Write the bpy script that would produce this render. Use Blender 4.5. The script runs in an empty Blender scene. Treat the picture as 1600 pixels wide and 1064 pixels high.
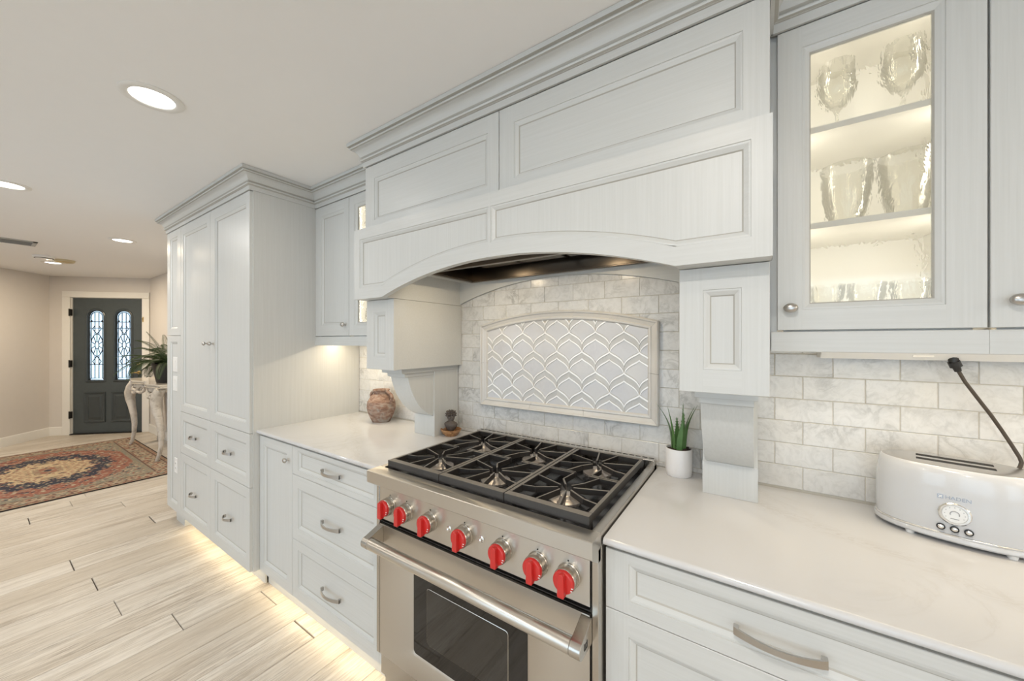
import bpy, math, random
import numpy as np
from mathutils import Vector
random.seed(7)
scene = bpy.context.scene
COL = scene.collection
PI = math.pi

# ------------------------------------------------------------------ camera, world, exposure
cam = bpy.data.cameras.new('camera')
cam.sensor_fit = 'HORIZONTAL'
cam.sensor_width = 36.0
cam.lens = 568.058 / 1600 * 36.0
cam.clip_start = 0.02
camo = bpy.data.objects.new('camera', cam)
COL.objects.link(camo)
camo.location = (0.79202, -1.58091, 1.43139)
camo.rotation_euler = (PI / 2, 0, math.radians(33.7977))
scene.camera = camo

world = bpy.data.worlds.new('world')
scene.world = world
world.use_nodes = True
wn = world.node_tree.nodes
wbg = wn['Background']
wbg.inputs['Color'].default_value = (0.70, 0.85, 1.0, 1)
wbg.inputs['Strength'].default_value = 2.85

vs = scene.view_settings
scene.display_settings.display_device = 'sRGB'
vs.view_transform = 'Standard'
vs.look = 'None'
vs.gamma = 1.0
vs.use_curve_mapping = False
vs.exposure = 0.10

def area(name, loc, rot, sx, sy, power, color, shape='RECTANGLE', spread=PI):
    l = bpy.data.lights.new(name, 'AREA')
    l.shape = shape
    l.size = sx
    l.size_y = sy
    l.energy = power
    l.color = color
    l.spread = spread
    o = bpy.data.objects.new(name, l)
    COL.objects.link(o)
    o.location = loc
    o.rotation_euler = rot
    return o

CEIL = 2.405
WARM = (1.0, 0.84, 0.60)
CANW = (1.0, 0.95, 0.88)
CANF = (1.0, 0.82, 0.58)
CANR = (1.0, 0.86, 0.68)
CANS = [(-1.215, -1.172), (-3.09, -1.45), (-4.32, -0.75), (-6.5, -0.995), (0.75, -1.95), (-1.2, -3.0), (1.0, -3.6), (-3.2, -3.4), (-5.6, -3.0), (3.9, -1.2), (5.2, -1.2), (3.9, -2.9), (5.2, -2.9), (0.66, -1.25)]  # the four far-right cans are unseen, added to warm pantry side and niche
for i, (cx_, cy_) in enumerate(CANS):
    area('can_lamp', (cx_, cy_, CEIL - 0.016), (0, 0, 0), 0.12, 0.12, (2.5, 10, 14, 21, 14, 11, 14, 10, 14, 18, 22, 16, 20, 1.3)[i], CANF if i in (2, 3) else (CANR if i > 8 else CANW), 'DISK')
# LED strips the kitchen has: toe kick, under the wall cabinets
area('toe_kick_led', (-2.23, -0.62, 0.095), (0, 0, 0), 1.20, 0.012, 0.9, (1.0, 0.80, 0.50))
area('toe_kick_led', (-1.02, -0.605, 0.095), (0, 0, 0), 1.05, 0.012, 0.85, (1.0, 0.80, 0.50))
area('under_cabinet_led', (-1.22, -0.20, 1.435), (0, 0, 0), 0.70, 0.02, 2.4, WARM)
area('under_cabinet_led', (1.35, -0.26, 1.44), (math.radians(-18), 0, 0), 0.95, 0.02, 2.1, WARM)

for hx_ in (-0.30, 0.24):  # unseen lamps in the hood, added to warm the niche
    area('added_hood_lamp', (hx_, -0.33, 1.79), (0, 0, 0), 0.06, 0.06, 1.35, (1.0, 0.82, 0.56), 'DISK')

# ------------------------------------------------------------------ mesh builder
ORG = {}

class MB:
    def __init__(s):
        s.v = []; s.f = []; s.m = []
    def add(s, verts, faces, m=0):
        b = len(s.v)
        s.v.extend([tuple(p) for p in verts])
        for f in faces:
            s.f.append([b + i for i in f]); s.m.append(m)
        return s
    def quad(s, a, b, c, d, m=0):
        return s.add([a, b, c, d], [(0, 1, 2, 3)], m)
    def box(s, x0, x1, y0, y1, z0, z1, m=0):
        if x0 > x1: x0, x1 = x1, x0
        if y0 > y1: y0, y1 = y1, y0
        if z0 > z1: z0, z1 = z1, z0
        v = [(x0, y0, z0), (x1, y0, z0), (x1, y1, z0), (x0, y1, z0), (x0, y0, z1), (x1, y0, z1), (x1, y1, z1), (x0, y1, z1)]
        return s.add(v, [(0, 3, 2, 1), (4, 5, 6, 7), (0, 1, 5, 4), (1, 2, 6, 5), (2, 3, 7, 6), (3, 0, 4, 7)], m)
    def prism(s, poly, axis, a, b, m=0):
        """poly: 2-D points, extruded along axis from a to b. axis x: (y,z); y: (x,z); z: (x,y)"""
        n = len(poly)
        def P(p, t):
            return {'x': (t, p[0], p[1]), 'y': (p[0], t, p[1]), 'z': (p[0], p[1], t)}[axis]
        v = [P(p, a) for p in poly] + [P(p, b) for p in poly]
        f = [list(range(n))[::-1], list(range(n, 2 * n))]
        f += [(i, (i + 1) % n, n + (i + 1) % n, n + i) for i in range(n)]
        return s.add(v, f, m)
    def lathe(s, prof, o, axis='z', n=24, sx=1.0, sy=1.0, m=0, cap=True):
        """prof: (r, h) pairs along axis from origin o. axis 'z' up, '-y' towards the room"""
        v = []
        for r, h in prof:
            for k in range(n):
                a = 2 * PI * k / n
                c, q = r * math.cos(a) * sx, r * math.sin(a) * sy
                if axis == 'z': v.append((o[0] + c, o[1] + q, o[2] + h))
                elif axis == '-z': v.append((o[0] + c, o[1] - q, o[2] - h))
                else: v.append((o[0] + c, o[1] - h, o[2] + q))
        f = []
        for i in range(len(prof) - 1):
            for k in range(n):
                k2 = (k + 1) % n
                f.append((i * n + k, i * n + k2, (i + 1) * n + k2, (i + 1) * n + k))
        if cap:
            f.append(list(range(n))[::-1])
            f.append([(len(prof) - 1) * n + k for k in range(n)])
        return s.add(v, f, m)
    def tube(s, pts, r, n=8, m=0, flat=1.0, cap=True):
        pts = [Vector(p) for p in pts]
        R = r if isinstance(r, (list, tuple)) else [r] * len(pts)
        v = []
        up = Vector((0, 0, 1))
        t0 = (pts[1] - pts[0]).normalized()
        if abs(t0.z) > 0.95: up = Vector((0, 1, 0))
        u = t0.cross(up).normalized()
        for i, p in enumerate(pts):
            t = (pts[min(i + 1, len(pts) - 1)] - pts[max(i - 1, 0)]).normalized()
            u = (u - t * u.dot(t)).normalized()
            w = u.cross(t)
            for k in range(n):
                a = 2 * PI * k / n
                v.append(p + (u * math.cos(a) * flat + w * math.sin(a)) * R[i])
        f = []
        for i in range(len(pts) - 1):
            for k in range(n):
                k2 = (k + 1) % n
                f.append((i * n + k, (i + 1) * n + k, (i + 1) * n + k2, i * n + k2))
        if cap:
            f.append(list(range(n))); f.append([(len(pts) - 1) * n + k for k in range(n)][::-1])
        return s.add(v, f, m)
    def sweep(s, prof, path, m=0):
        """prof: (out, z) ; path: (x, y) walked so that the room lies on the right-hand side"""
        n = len(path); rings = []
        for i, p in enumerate(path):
            ns = []
            if i > 0:
                d = Vector((p[0] - path[i-1][0], p[1] - path[i-1][1])).normalized(); ns.append(Vector((d.y, -d.x)))
            if i < n - 1:
                d = Vector((path[i+1][0] - p[0], path[i+1][1] - p[1])).normalized(); ns.append(Vector((d.y, -d.x)))
            nn = ns[0] if len(ns) == 1 else (ns[0] + ns[1]) / (1 + ns[0].dot(ns[1]))
            rings.append([(p[0] + nn.x * o, p[1] + nn.y * o, z) for o, z in prof])
        k = len(prof)
        v = [q for r in rings for q in r]; f = []
        for i in range(n - 1):
            for j in range(k - 1):
                f.append((i * k + j, i * k + j + 1, (i + 1) * k + j + 1, (i + 1) * k + j))
        f.append(list(range(k))[::-1]); f.append([(n - 1) * k + j for j in range(k)])
        s.add(v, f, 0)
        if isinstance(m, list): s.m[-len(f):] = m * (n - 1) + [1, 1]
        return s
    def bar(s, p, q, w, zb, zt, m=0):
        d = Vector((q[0] - p[0], q[1] - p[1])); d.normalize(); u = Vector((-d.y, d.x)) * w / 2
        c = [(p[0] + u.x, p[1] + u.y), (p[0] - u.x, p[1] - u.y), (q[0] - u.x, q[1] - u.y), (q[0] + u.x, q[1] + u.y)]
        return s.prism(c, 'z', zb, zt, m)
    def xform(s, fn, i0=0):
        s.v = s.v[:i0] + [tuple(fn(p)) for p in s.v[i0:]]
        return s
    def build(s, name, mats, parent=None, smooth=30, bevel=0, origin=None, seg=2):
        if not isinstance(mats, (list, tuple)): mats = [mats]
        root = parent
        if parent is not None: o0 = ORG[parent]
        elif origin is not None: o0 = Vector(origin)
        else: o0 = Vector((0, 0, 0))
        me = bpy.data.meshes.new(name)
        me.from_pydata([(p[0] - o0.x, p[1] - o0.y, p[2] - o0.z) for p in s.v], [], s.f)
        for mt in mats: me.materials.append(mt)
        me.polygons.foreach_set('material_index', s.m)
        if smooth:
            me.polygons.foreach_set('use_smooth', [True] * len(s.f))
        me.update()
        me.validate()
        if smooth:
            try: me.set_sharp_from_angle(angle=math.radians(smooth))
            except Exception: pass
        ob = bpy.data.objects.new(name, me)
        COL.objects.link(ob)
        if parent is not None: ob.parent = parent
        else: ob.location = o0
        ORG[ob] = o0
        if bevel:
            b = ob.modifiers.new('bevel', 'BEVEL'); b.width = bevel; b.segments = seg; b.limit_method = 'ANGLE'; b.angle_limit = math.radians(40)
        return ob

def thing(name, label, cat, loc, group=None):
    o = bpy.data.objects.new(name, None)
    COL.objects.link(o)
    o.empty_display_size = 0.05
    o.location = loc
    ORG[o] = Vector(loc)
    o['label'] = label; o['category'] = cat
    if group: o['group'] = group
    return o

def tag(o, label, cat, group=None):
    o['label'] = label; o['category'] = cat
    if group: o['group'] = group
    return o

def struct(o):
    o['kind'] = 'structure'
    return o

def stuff(o):
    o['kind'] = 'stuff'
    return o

# ------------------------------------------------------------------ materials
class NT:
    def __init__(s, name):
        s.mat = bpy.data.materials.new(name); s.mat.use_nodes = True
        s.t = s.mat.node_tree; s.n = s.t.nodes; s.l = s.t.links
        s.b = s.n['Principled BSDF']
    def node(s, typ, **k):
        nd = s.n.new(typ)
        for a, v in k.items():
            if a.startswith('i_'): nd.inputs[a[2:].replace('_', ' ')].default_value = v
            else: setattr(nd, a, v)
        return nd
    def link(s, a, b): s.l.new(a, b)
    def coords(s, scale=(1, 1, 1), rnd=0.0, kind='Object'):
        tc = s.node('ShaderNodeTexCoord'); mp = s.node('ShaderNodeMapping')
        mp.inputs['Scale'].default_value = scale
        src = tc.outputs[kind]
        if rnd:
            oi = s.node('ShaderNodeObjectInfo'); ad = s.node('ShaderNodeVectorMath', operation='ADD')
            mu = s.node('ShaderNodeMath', operation='MULTIPLY'); mu.inputs[1].default_value = rnd
            s.link(oi.outputs['Random'], mu.inputs[0]); s.link(src, ad.inputs[0]); s.link(mu.outputs[0], ad.inputs[1]); src = ad.outputs[0]
        s.link(src, mp.inputs['Vector'])
        return mp.outputs['Vector']
    def noise(s, vec, scale=5, detail=4, rough=0.5, dist=0):
        nd = s.node('ShaderNodeTexNoise'); nd.inputs['Scale'].default_value = scale; nd.inputs['Detail'].default_value = detail
        nd.inputs['Roughness'].default_value = rough; nd.inputs['Distortion'].default_value = dist
        s.link(vec, nd.inputs['Vector']); return nd.outputs['Fac']
    def ramp(s, fac, stops):
        r = s.node('ShaderNodeValToRGB'); e = r.color_ramp.elements
        while len(e) < len(stops): e.new(0.5)
        for i, (p, c) in enumerate(stops):
            e[i].position = p; e[i].color = (*c, 1) if len(c) == 3 else c
        s.link(fac, r.inputs['Fac']); return r.outputs['Color']
    def mix(s, fac, a, b, mode='MIX'):
        m = s.node('ShaderNodeMix', data_type='RGBA', blend_type=mode)
        for sock, val in ((m.inputs[0], fac), (m.inputs[6], a), (m.inputs[7], b)):
            if hasattr(val, 'is_output'): s.link(val, sock)
            elif isinstance(val, (int, float)): sock.default_value = val
            else: sock.default_value = (*val, 1) if len(val) == 3 else val
        return m.outputs[2]
    def math(s, op, a, b=0.0):
        m = s.node('ShaderNodeMath', operation=op)
        for sock, val in ((m.inputs[0], a), (m.inputs[1], b)):
            if hasattr(val, 'is_output'): s.link(val, sock)
            else: sock.default_value = val
        return m.outputs[0]
    def bump(s, h, strength=0.2, dist=0.002):
        b = s.node('ShaderNodeBump'); b.inputs['Strength'].default_value = strength; b.inputs['Distance'].default_value = dist
        s.link(h, b.inputs['Height']); s.link(b.outputs['Normal'], s.b.inputs['Normal'])
    def col(s, c):
        if hasattr(c, 'is_output'): s.link(c, s.b.inputs['Base Color'])
        else: s.b.inputs['Base Color'].default_value = (*c, 1)
    def set(s, **k):
        for a, v in k.items(): s.b.inputs[a.replace('_', ' ')].default_value = v
        return s.mat

def plain(name, c, rough=0.5, metal=0.0, var=0.06, scale=14, **k):
    t = NT(name)
    f = t.noise(t.coords(), scale, 3)
    t.col(t.mix(f, tuple(x * (1 - var) for x in c), tuple(min(1, x * (1 + var)) for x in c)))
    return t.set(Roughness=rough, Metallic=metal, **k)

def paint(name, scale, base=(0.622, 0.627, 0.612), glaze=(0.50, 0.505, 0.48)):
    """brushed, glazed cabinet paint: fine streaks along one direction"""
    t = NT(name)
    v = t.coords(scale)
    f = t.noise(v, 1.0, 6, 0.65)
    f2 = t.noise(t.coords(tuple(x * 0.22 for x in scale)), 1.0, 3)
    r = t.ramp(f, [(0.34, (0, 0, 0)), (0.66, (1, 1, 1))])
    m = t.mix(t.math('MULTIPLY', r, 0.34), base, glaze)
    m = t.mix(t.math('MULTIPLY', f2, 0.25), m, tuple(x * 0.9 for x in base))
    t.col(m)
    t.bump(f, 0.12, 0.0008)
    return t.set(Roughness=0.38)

PV = paint('cabinet_paint_upright', (150, 150, 3.0))
PH = paint('cabinet_paint_level', (3.0, 150, 150))
PT = PH
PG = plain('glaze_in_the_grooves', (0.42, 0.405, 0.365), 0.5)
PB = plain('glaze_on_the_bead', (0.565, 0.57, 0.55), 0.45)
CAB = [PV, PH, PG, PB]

def marble(name, base, vein, amount=1.0, scale=1.0, rnd=40.0, rough=0.22, warm=(0.79, 0.75, 0.66)):
    t = NT(name)
    v = t.coords((scale, scale, scale), rnd)
    n1 = t.noise(v, 9, 7, 0.6, 1.6)
    n2 = t.noise(v, 22, 6, 0.65, 2.5)
    ve = t.ramp(t.math('ABSOLUTE', t.math('SUBTRACT', n1, 0.5)), [(0.0, (1, 1, 1)), (0.05, (0.25, 0.25, 0.25)), (0.13, (0, 0, 0))])
    cl = t.ramp(n2, [(0.45, (0, 0, 0)), (0.75, (1, 1, 1))])
    c = t.mix(t.math('MULTIPLY', cl, 0.35 * amount), base, vein)
    blot = t.noise(v, 6, 2)
    c = t.mix(t.math('MULTIPLY', t.math('MULTIPLY', ve, t.ramp(blot, [(0.45, (0, 0, 0)), (0.65, (1, 1, 1))])), 0.75 * amount), c, vein)
    w = t.ramp(t.noise(v, 4, 2), [(0.5, (0, 0, 0)), (0.8, (1, 1, 1))])
    c = t.mix(t.math('MULTIPLY', w, 0.35), c, warm)
    oi = t.node('ShaderNodeObjectInfo')
    c = t.mix(t.math('MULTIPLY', oi.outputs['Random'], 0.14), c, (0.56, 0.56, 0.56))
    t.col(c)
    return t.set(Roughness=rough)

M_TILE = marble('marble_tile', (0.69, 0.685, 0.67), (0.33, 0.325, 0.31), 1.0)
M_MOS = marble('mosaic_marble', (0.60, 0.60, 0.62), (0.48, 0.48, 0.52), 0.5, 1.0)
M_FRAME = marble('frame_marble', (0.62, 0.60, 0.57), (0.60, 0.57, 0.52), 0.6, 1.0)
M_CHEV = marble('chevron_stone', (0.55, 0.545, 0.535), (0.43, 0.42, 0.40), 0.6, 1.5, 40, 0.3)
M_PEARL = plain('mother_of_pearl', (0.95, 0.945, 0.94), 0.14, 0.0, 0.05, 60, Coat_Weight=0.6)
M_GROUT = plain('grout', (0.55, 0.52, 0.455), 0.9)

def quartz():
    t = NT('quartz_counter')
    v = t.coords()
    n = t.noise(v, 2.2, 8, 0.62, 2.2)
    ve = t.ramp(t.math('ABSOLUTE', t.math('SUBTRACT', n, 0.5)), [(0.0, (1, 1, 1)), (0.02, (0.3, 0.3, 0.3)), (0.05, (0, 0, 0))])
    mask = t.ramp(t.noise(v, 1.6, 3), [(0.5, (0, 0, 0)), (0.7, (1, 1, 1))])
    fine = t.ramp(t.noise(v, 40, 6, 0.7), [(0.45, (0, 0, 0)), (0.75, (1, 1, 1))])
    c = t.mix(t.math('MULTIPLY', t.math('MULTIPLY', ve, mask), 0.55), (0.60, 0.60, 0.605), (0.49, 0.475, 0.46))
    c = t.mix(t.math('MULTIPLY', fine, 0.05), c, (0.6, 0.57, 0.54))
    # the grey veined drift that crosses the slab
    sp = t.node('ShaderNodeSeparateXYZ'); tc = t.node('ShaderNodeTexCoord'); t.link(tc.outputs['Object'], sp.inputs[0])
    wob = t.math('MULTIPLY', t.math('SUBTRACT', t.noise(v, 5, 3), 0.5), 0.16)
    dl = t.math('ABSOLUTE', t.math('ADD', t.math('ADD', sp.outputs['X'], t.math('MULTIPLY', sp.outputs['Y'], 1.754)), t.math('ADD', wob, 0.123)))
    drift = t.ramp(dl, [(0.0, (1, 1, 1)), (0.09, (0, 0, 0))])
    hair = t.ramp(t.math('ABSOLUTE', t.math('SUBTRACT', t.noise(t.coords((14, 26, 14)), 1.0, 7, 0.7, 1.2), 0.5)), [(0.0, (1, 1, 1)), (0.06, (0.1, 0.1, 0.1)), (0.2, (0, 0, 0))])
    c = t.mix(t.math('MULTIPLY', t.math('MULTIPLY', drift, t.math('ADD', hair, 0.12)), 0.55), c, (0.50, 0.48, 0.46))
    t.col(c)
    return t.set(Roughness=0.14)
M_QUARTZ = quartz()

def oak():
    t = NT('whitewashed_oak')
    v = t.coords((26, 1.5, 26), 60.0)
    v2 = t.coords((110, 3.6, 110), 60.0)
    v3 = t.coords((5, 0.8, 5), 60.0)
    g = t.noise(v, 1.0, 8, 0.66, 0.9)
    g2 = t.noise(v2, 1.0, 8, 0.72, 0.5)
    g3 = t.noise(v3, 1.0, 2)
    c = t.ramp(g, [(0.30, (0.33, 0.275, 0.215)), (0.44, (0.55, 0.49, 0.415)), (0.60, (0.70, 0.65, 0.58))])
    c = t.mix(t.ramp(g2, [(0.34, (0.8, 0.8, 0.8)), (0.47, (0, 0, 0))]), c, (0.33, 0.285, 0.235))
    pore = t.noise(t.coords((240, 11, 240), 60.0), 1.0, 4, 0.6, 0.6)
    patch = t.noise(t.coords((7, 1.6, 7), 60.0), 1.0, 3)
    pm = t.math('MULTIPLY', t.ramp(pore, [(0.40, (1, 1, 1)), (0.50, (0, 0, 0))]), t.ramp(patch, [(0.36, (0.25, 0.25, 0.25)), (0.60, (1, 1, 1))]))
    c = t.mix(t.math('MULTIPLY', pm, 0.85), c, (0.24, 0.20, 0.16))
    c = t.mix(t.math('MULTIPLY', t.ramp(g3, [(0.4, (0, 0, 0)), (0.7, (1, 1, 1))]), 0.5), c, (0.75, 0.715, 0.66))
    oi = t.node('ShaderNodeObjectInfo')
    c = t.mix(t.ramp(oi.outputs['Random'], [(0.0, (0, 0, 0)), (0.55, (0.12, 0.12, 0.12)), (1.0, (0.62, 0.62, 0.62))]), c, (0.47, 0.405, 0.325))
    t.col(c)
    t.bump(g2, 0.15, 0.001)
    return t.set(Roughness=0.42)
M_OAK = oak()
M_GAP = plain('floor_gap', (0.09, 0.07, 0.055), 0.9)

def steel(name, c, rough, scale, bump=0.05):
    t = NT(name)
    f = t.noise(t.coords(scale), 1.0, 5, 0.6)
    t.col(t.mix(f, tuple(x * 0.95 for x in c), c))
    r = t.node('ShaderNodeMapRange'); r.inputs[3].default_value = rough * 0.85; r.inputs[4].default_value = rough * 1.2
    t.link(f, r.inputs[0]); t.link(r.outputs[0], t.b.inputs['Roughness'])
    t.b.inputs['Metallic'].default_value = 1.0; t.b.inputs['Anisotropic'].default_value = 0.6 if scale[0] == 4 else 0.0
    if bump: t.bump(f, bump, 0.0005)
    return t.mat

def flat_metal(name, c, rough):
    t = NT(name)
    f = t.noise(t.coords(), 3.0, 1)
    t.col(t.mix(f, tuple(x * 0.97 for x in c), c))
    return t.set(Roughness=rough, Metallic=1.0)
M_STEELV = flat_metal('satin_steel', (0.56, 0.53, 0.485), 0.25)
M_STEEL = flat_metal('brushed_steel', (0.62, 0.58, 0.52), 0.30); M_STEEL.node_tree.nodes['Principled BSDF'].inputs['Anisotropic'].default_value = 0.75; M_STEEL.node_tree.nodes['Principled BSDF'].inputs['Anisotropic Rotation'].default_value = 0.25
M_CHROME = flat_metal('chrome', (0.80, 0.79, 0.77), 0.10)
M_NICKEL = flat_metal('brushed_nickel', (0.50, 0.48, 0.455), 0.28)
M_LINER = steel('dark_steel', (0.13, 0.11, 0.09), 0.30, (5, 90, 90), 0.0)
M_IRON = plain('cast_iron', (0.022, 0.020, 0.019), 0.40, 0.0, 0.25, 180, Specular_IOR_Level=0.8)
M_IRONTOP = plain('sheen_worn_iron', (0.20, 0.18, 0.155), 0.38, 0.3, 0.2, 150)  # grate tops: ceiling sheen painted in as a lighter colour, with wear
M_DECK = plain('burner_pan_enamel', (0.012, 0.012, 0.014), 0.18, 0.0, 0.1)
M_BLACK = plain('black_plastic', (0.012, 0.012, 0.012), 0.35, 0, 0.1)
M_RED = plain('red_knob_plastic', (0.54, 0.020, 0.018), 0.28, 0, 0.05, Coat_Weight=0.3)
M_BURN = plain('burner_alloy', (0.50, 0.46, 0.43), 0.35, 0.8, 0.2, 40)
M_GLASSBLK = plain('oven_glass', (0.018, 0.016, 0.014), 0.04, 0, 0.05, Specular_IOR_Level=0.4)
M_OVENIN = plain('oven_inner_glass', (0.028, 0.025, 0.021), 0.05, 0, 0.1, Specular_IOR_Level=0.6)
M_WHITE = plain('white_plastic', (0.82, 0.815, 0.80), 0.35)
M_CEIL = plain('ceiling_paint', (0.86, 0.85, 0.835), 0.9, 0, 0.01)
M_WALL = plain('greige_wall_paint', (0.665, 0.63, 0.595), 0.85, 0, 0.02)
M_WALLW = plain('white_wall_paint', (0.80, 0.79, 0.77), 0.85, 0, 0.02)
M_TRIM = plain('white_trim_paint', (0.78, 0.765, 0.73), 0.45, 0, 0.02)
M_INT = plain('cabinet_interior_white', (0.83, 0.81, 0.76), 0.5, 0, 0.02)
M_DOOR = plain('charcoal_door_paint', (0.058, 0.072, 0.078), 0.38, 0, 0.12, 20)
M_LEAD = plain('lead_came', (0.03, 0.033, 0.035), 0.4, 0.6)
M_BRASS = plain('aged_brass', (0.62, 0.47, 0.22), 0.28, 1.0)
M_BRONZE = plain('dark_bronze', (0.03, 0.028, 0.026), 0.45, 0.6)
M_TOAST = plain('pearl_white_enamel', (0.59, 0.595, 0.605), 0.20, 0, 0.02, Coat_Weight=0.5)
M_CORD = plain('dark_brown_cord', (0.055, 0.042, 0.030), 0.45)
M_SOIL = plain('dark_soil', (0.035, 0.022, 0.018), 0.95, 0, 0.4, 90)
M_POTW = plain('white_ceramic', (0.80, 0.79, 0.79), 0.35, 0, 0.02)
M_POTB = plain('black_planter', (0.014, 0.013, 0.013), 0.5)
M_SHADE = plain('inside_dark', (0.02, 0.02, 0.02), 0.8)

def lens(strength):
    t = NT('lamp_lens')
    t.b.inputs['Emission Color'].default_value = (1, 0.96, 0.90, 1)
    t.b.inputs['Emission Strength'].default_value = strength
    f = t.noise(t.coords(), 10)
    t.col(t.mix(f, (0.9, 0.9, 0.88), (0.95, 0.95, 0.93)))
    return t.mat
M_LENS = lens(6.0)

def clear(name, tint=(1, 1, 1), fac=0.10, bumpscale=0, bstr=0.5, rough=0.03, fres=1.0):
    t = NT(name)
    tr = t.node('ShaderNodeBsdfTransparent'); tr.inputs['Color'].default_value = (*tint, 1)
    gl = t.node('ShaderNodeBsdfGlossy'); gl.inputs['Roughness'].default_value = rough
    fr = t.node('ShaderNodeFresnel'); fr.inputs['IOR'].default_value = 1.5
    mx = t.node('ShaderNodeMixShader')
    f = t.math('ADD', t.math('MULTIPLY', fr.outputs[0], fres), fac)
    t.link(f, mx.inputs[0]); t.link(tr.outputs[0], mx.inputs[1]); t.link(gl.outputs[0], mx.inputs[2])
    if bumpscale:
        v = t.noise(t.coords((1, 1, 0.5)), bumpscale, 2)
        b = t.node('ShaderNodeBump'); b.inputs['Strength'].default_value = bstr; b.inputs['Distance'].default_value = 0.004
        t.link(v, b.inputs['Height']); t.link(b.outputs[0], gl.inputs['Normal']); t.link(b.outputs[0], fr.inputs['Normal'])
    t.link(mx.outputs[0], t.n['Material Output'].inputs['Surface'])
    return t.mat
M_GLASS = clear('drinking_glass', (0.985, 0.985, 0.97), 0.02, 60, 0.5, fres=0.45, rough=0.015)
M_PANE = clear('clear_window_glass', (0.97, 0.98, 0.98), 0.0)

def seedy():
    """hand-made wavy cabinet glass"""
    t = NT('seeded_cabinet_glass')
    rf = t.node('ShaderNodeBsdfRefraction'); rf.inputs['IOR'].default_value = 1.12; rf.inputs['Roughness'].default_value = 0.0
    rf.inputs['Color'].default_value = (0.99, 0.985, 0.965, 1)
    gl = t.node('ShaderNodeBsdfGlossy'); gl.inputs['Roughness'].default_value = 0.06
    mx = t.node('ShaderNodeMixShader'); mx.inputs[0].default_value = 0.045
    v = t.coords((1, 1, 0.45))
    h = t.noise(v, 34, 3, 0.5, 0.6)
    b = t.node('ShaderNodeBump'); b.inputs['Strength'].default_value = 0.6; b.inputs['Distance'].default_value = 0.02
    t.link(h, b.inputs['Height']); t.link(b.outputs[0], rf.inputs['Normal'])
    t.link(rf.outputs[0], mx.inputs[1]); t.link(gl.outputs[0], mx.inputs[2])
    t.link(mx.outputs[0], t.n['Material Output'].inputs['Surface'])
    return t.mat
M_SEED = seedy()

def doorglass():
    t = NT('bevelled_door_glass')
    tl = t.node('ShaderNodeBsdfTranslucent'); tl.inputs['Color'].default_value = (0.80, 0.84, 0.86, 1)
    rf = t.node('ShaderNodeBsdfRefraction'); rf.inputs['Roughness'].default_value = 0.25; rf.inputs['IOR'].default_value = 1.2; rf.inputs['Color'].default_value = (0.72, 0.76, 0.78, 1)
    mx = t.node('ShaderNodeMixShader')
    f = t.ramp(t.noise(t.coords(), 9, 3), [(0.35, (0.3, 0.3, 0.3)), (0.7, (0.85, 0.85, 0.85))])
    t.link(f, mx.inputs[0]); t.link(tl.outputs[0], mx.inputs[1]); t.link(rf.outputs[0], mx.inputs[2])
    t.link(mx.outputs[0], t.n['Material Output'].inputs['Surface'])
    return t.mat
M_DGLASS = doorglass()

def terracotta():
    t = NT('weathered_terracotta')
    v = t.coords((1, 1, 3.0))
    n = t.noise(v, 16, 6, 0.65, 0.6)
    n2 = t.noise(t.coords(), 26, 5, 0.6)
    c = t.ramp(n, [(0.32, (0.14, 0.070, 0.050)), (0.48, (0.27, 0.165, 0.120)), (0.66, (0.42, 0.315, 0.25))])
    c = t.mix(t.ramp(n2, [(0.52, (0, 0, 0)), (0.68, (1, 1, 1))]), c, (0.36, 0.32, 0.28))
    t.col(c); t.bump(n, 0.4, 0.003)
    return t.set(Roughness=0.85)
M_TERRA = terracotta()

def woodbowl():
    t = NT('olive_wood')
    n = t.noise(t.coords((3, 1, 6)), 18, 5, 0.6, 1.5)
    t.col(t.ramp(n, [(0.35, (0.16, 0.07, 0.028)), (0.5, (0.40, 0.20, 0.085)), (0.7, (0.58, 0.36, 0.18))]))
    return t.set(Roughness=0.3)
M_BOWL = woodbowl()
M_BUST = plain('dark_carved_stone', (0.105, 0.085, 0.072), 0.75, 0, 0.45, 120)

def leafmat(name, a, b):
    t = NT(name)
    n = t.noise(t.coords(), 22, 4)
    t.col(t.mix(n, a, b))
    return t.set(Roughness=0.42)
M_ALOE = leafmat('aloe_green', (0.035, 0.10, 0.025), (0.12, 0.24, 0.07))
M_FERN = leafmat('fern_green', (0.015, 0.040, 0.014), (0.07, 0.11, 0.035))

def antique():
    t = NT('antiqued_white_wood')
    n = t.noise(t.coords(), 14, 6, 0.65, 0.6)
    t.col(t.ramp(n, [(0.28, (0.34, 0.30, 0.25)), (0.42, (0.56, 0.52, 0.46)), (0.60, (0.68, 0.64, 0.58))]))
    return t.set(Roughness=0.5)
M_ANT = antique()
M_TOP = marble('console_stone_top', (0.66, 0.61, 0.53), (0.5, 0.45, 0.38), 0.6, 1.0, 0, 0.12)

# ------------------------------------------------------------------ room shell
XR, YB = 6.5, -4.6
DW = Vector((-7.5085, -0.3875)); DE = Vector((0.70711, 0.70711)); DN = Vector((0.70711, -0.70711))
CORN = DW + DE * -0.737
def dw(s, d, z):
    """door wall coordinates: s along the wall, d out into the foyer"""
    p = DW + DE * s + DN * d
    return (p.x, p.y, z)
S_END = 0.548   # where the door wall meets the back wall (y = 0)
mb = MB(); mb.box(-9.0, XR + .1, YB - .1, 1.2, -0.06, -0.012)
floor = struct(mb.build('floor', M_GAP, smooth=0))
mb = MB(); mb.box(-9.0, XR + .1, YB - .1, 1.0, CEIL, CEIL + 0.1)
struct(mb.build('ceiling', M_CEIL, smooth=0))
mb = MB(); mb.box(-7.13, XR + .1, 0.003, 0.12, -0.012, CEIL)
wall_back = struct(mb.build('wall_back', M_WALL, smooth=0))
mb = MB()
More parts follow.
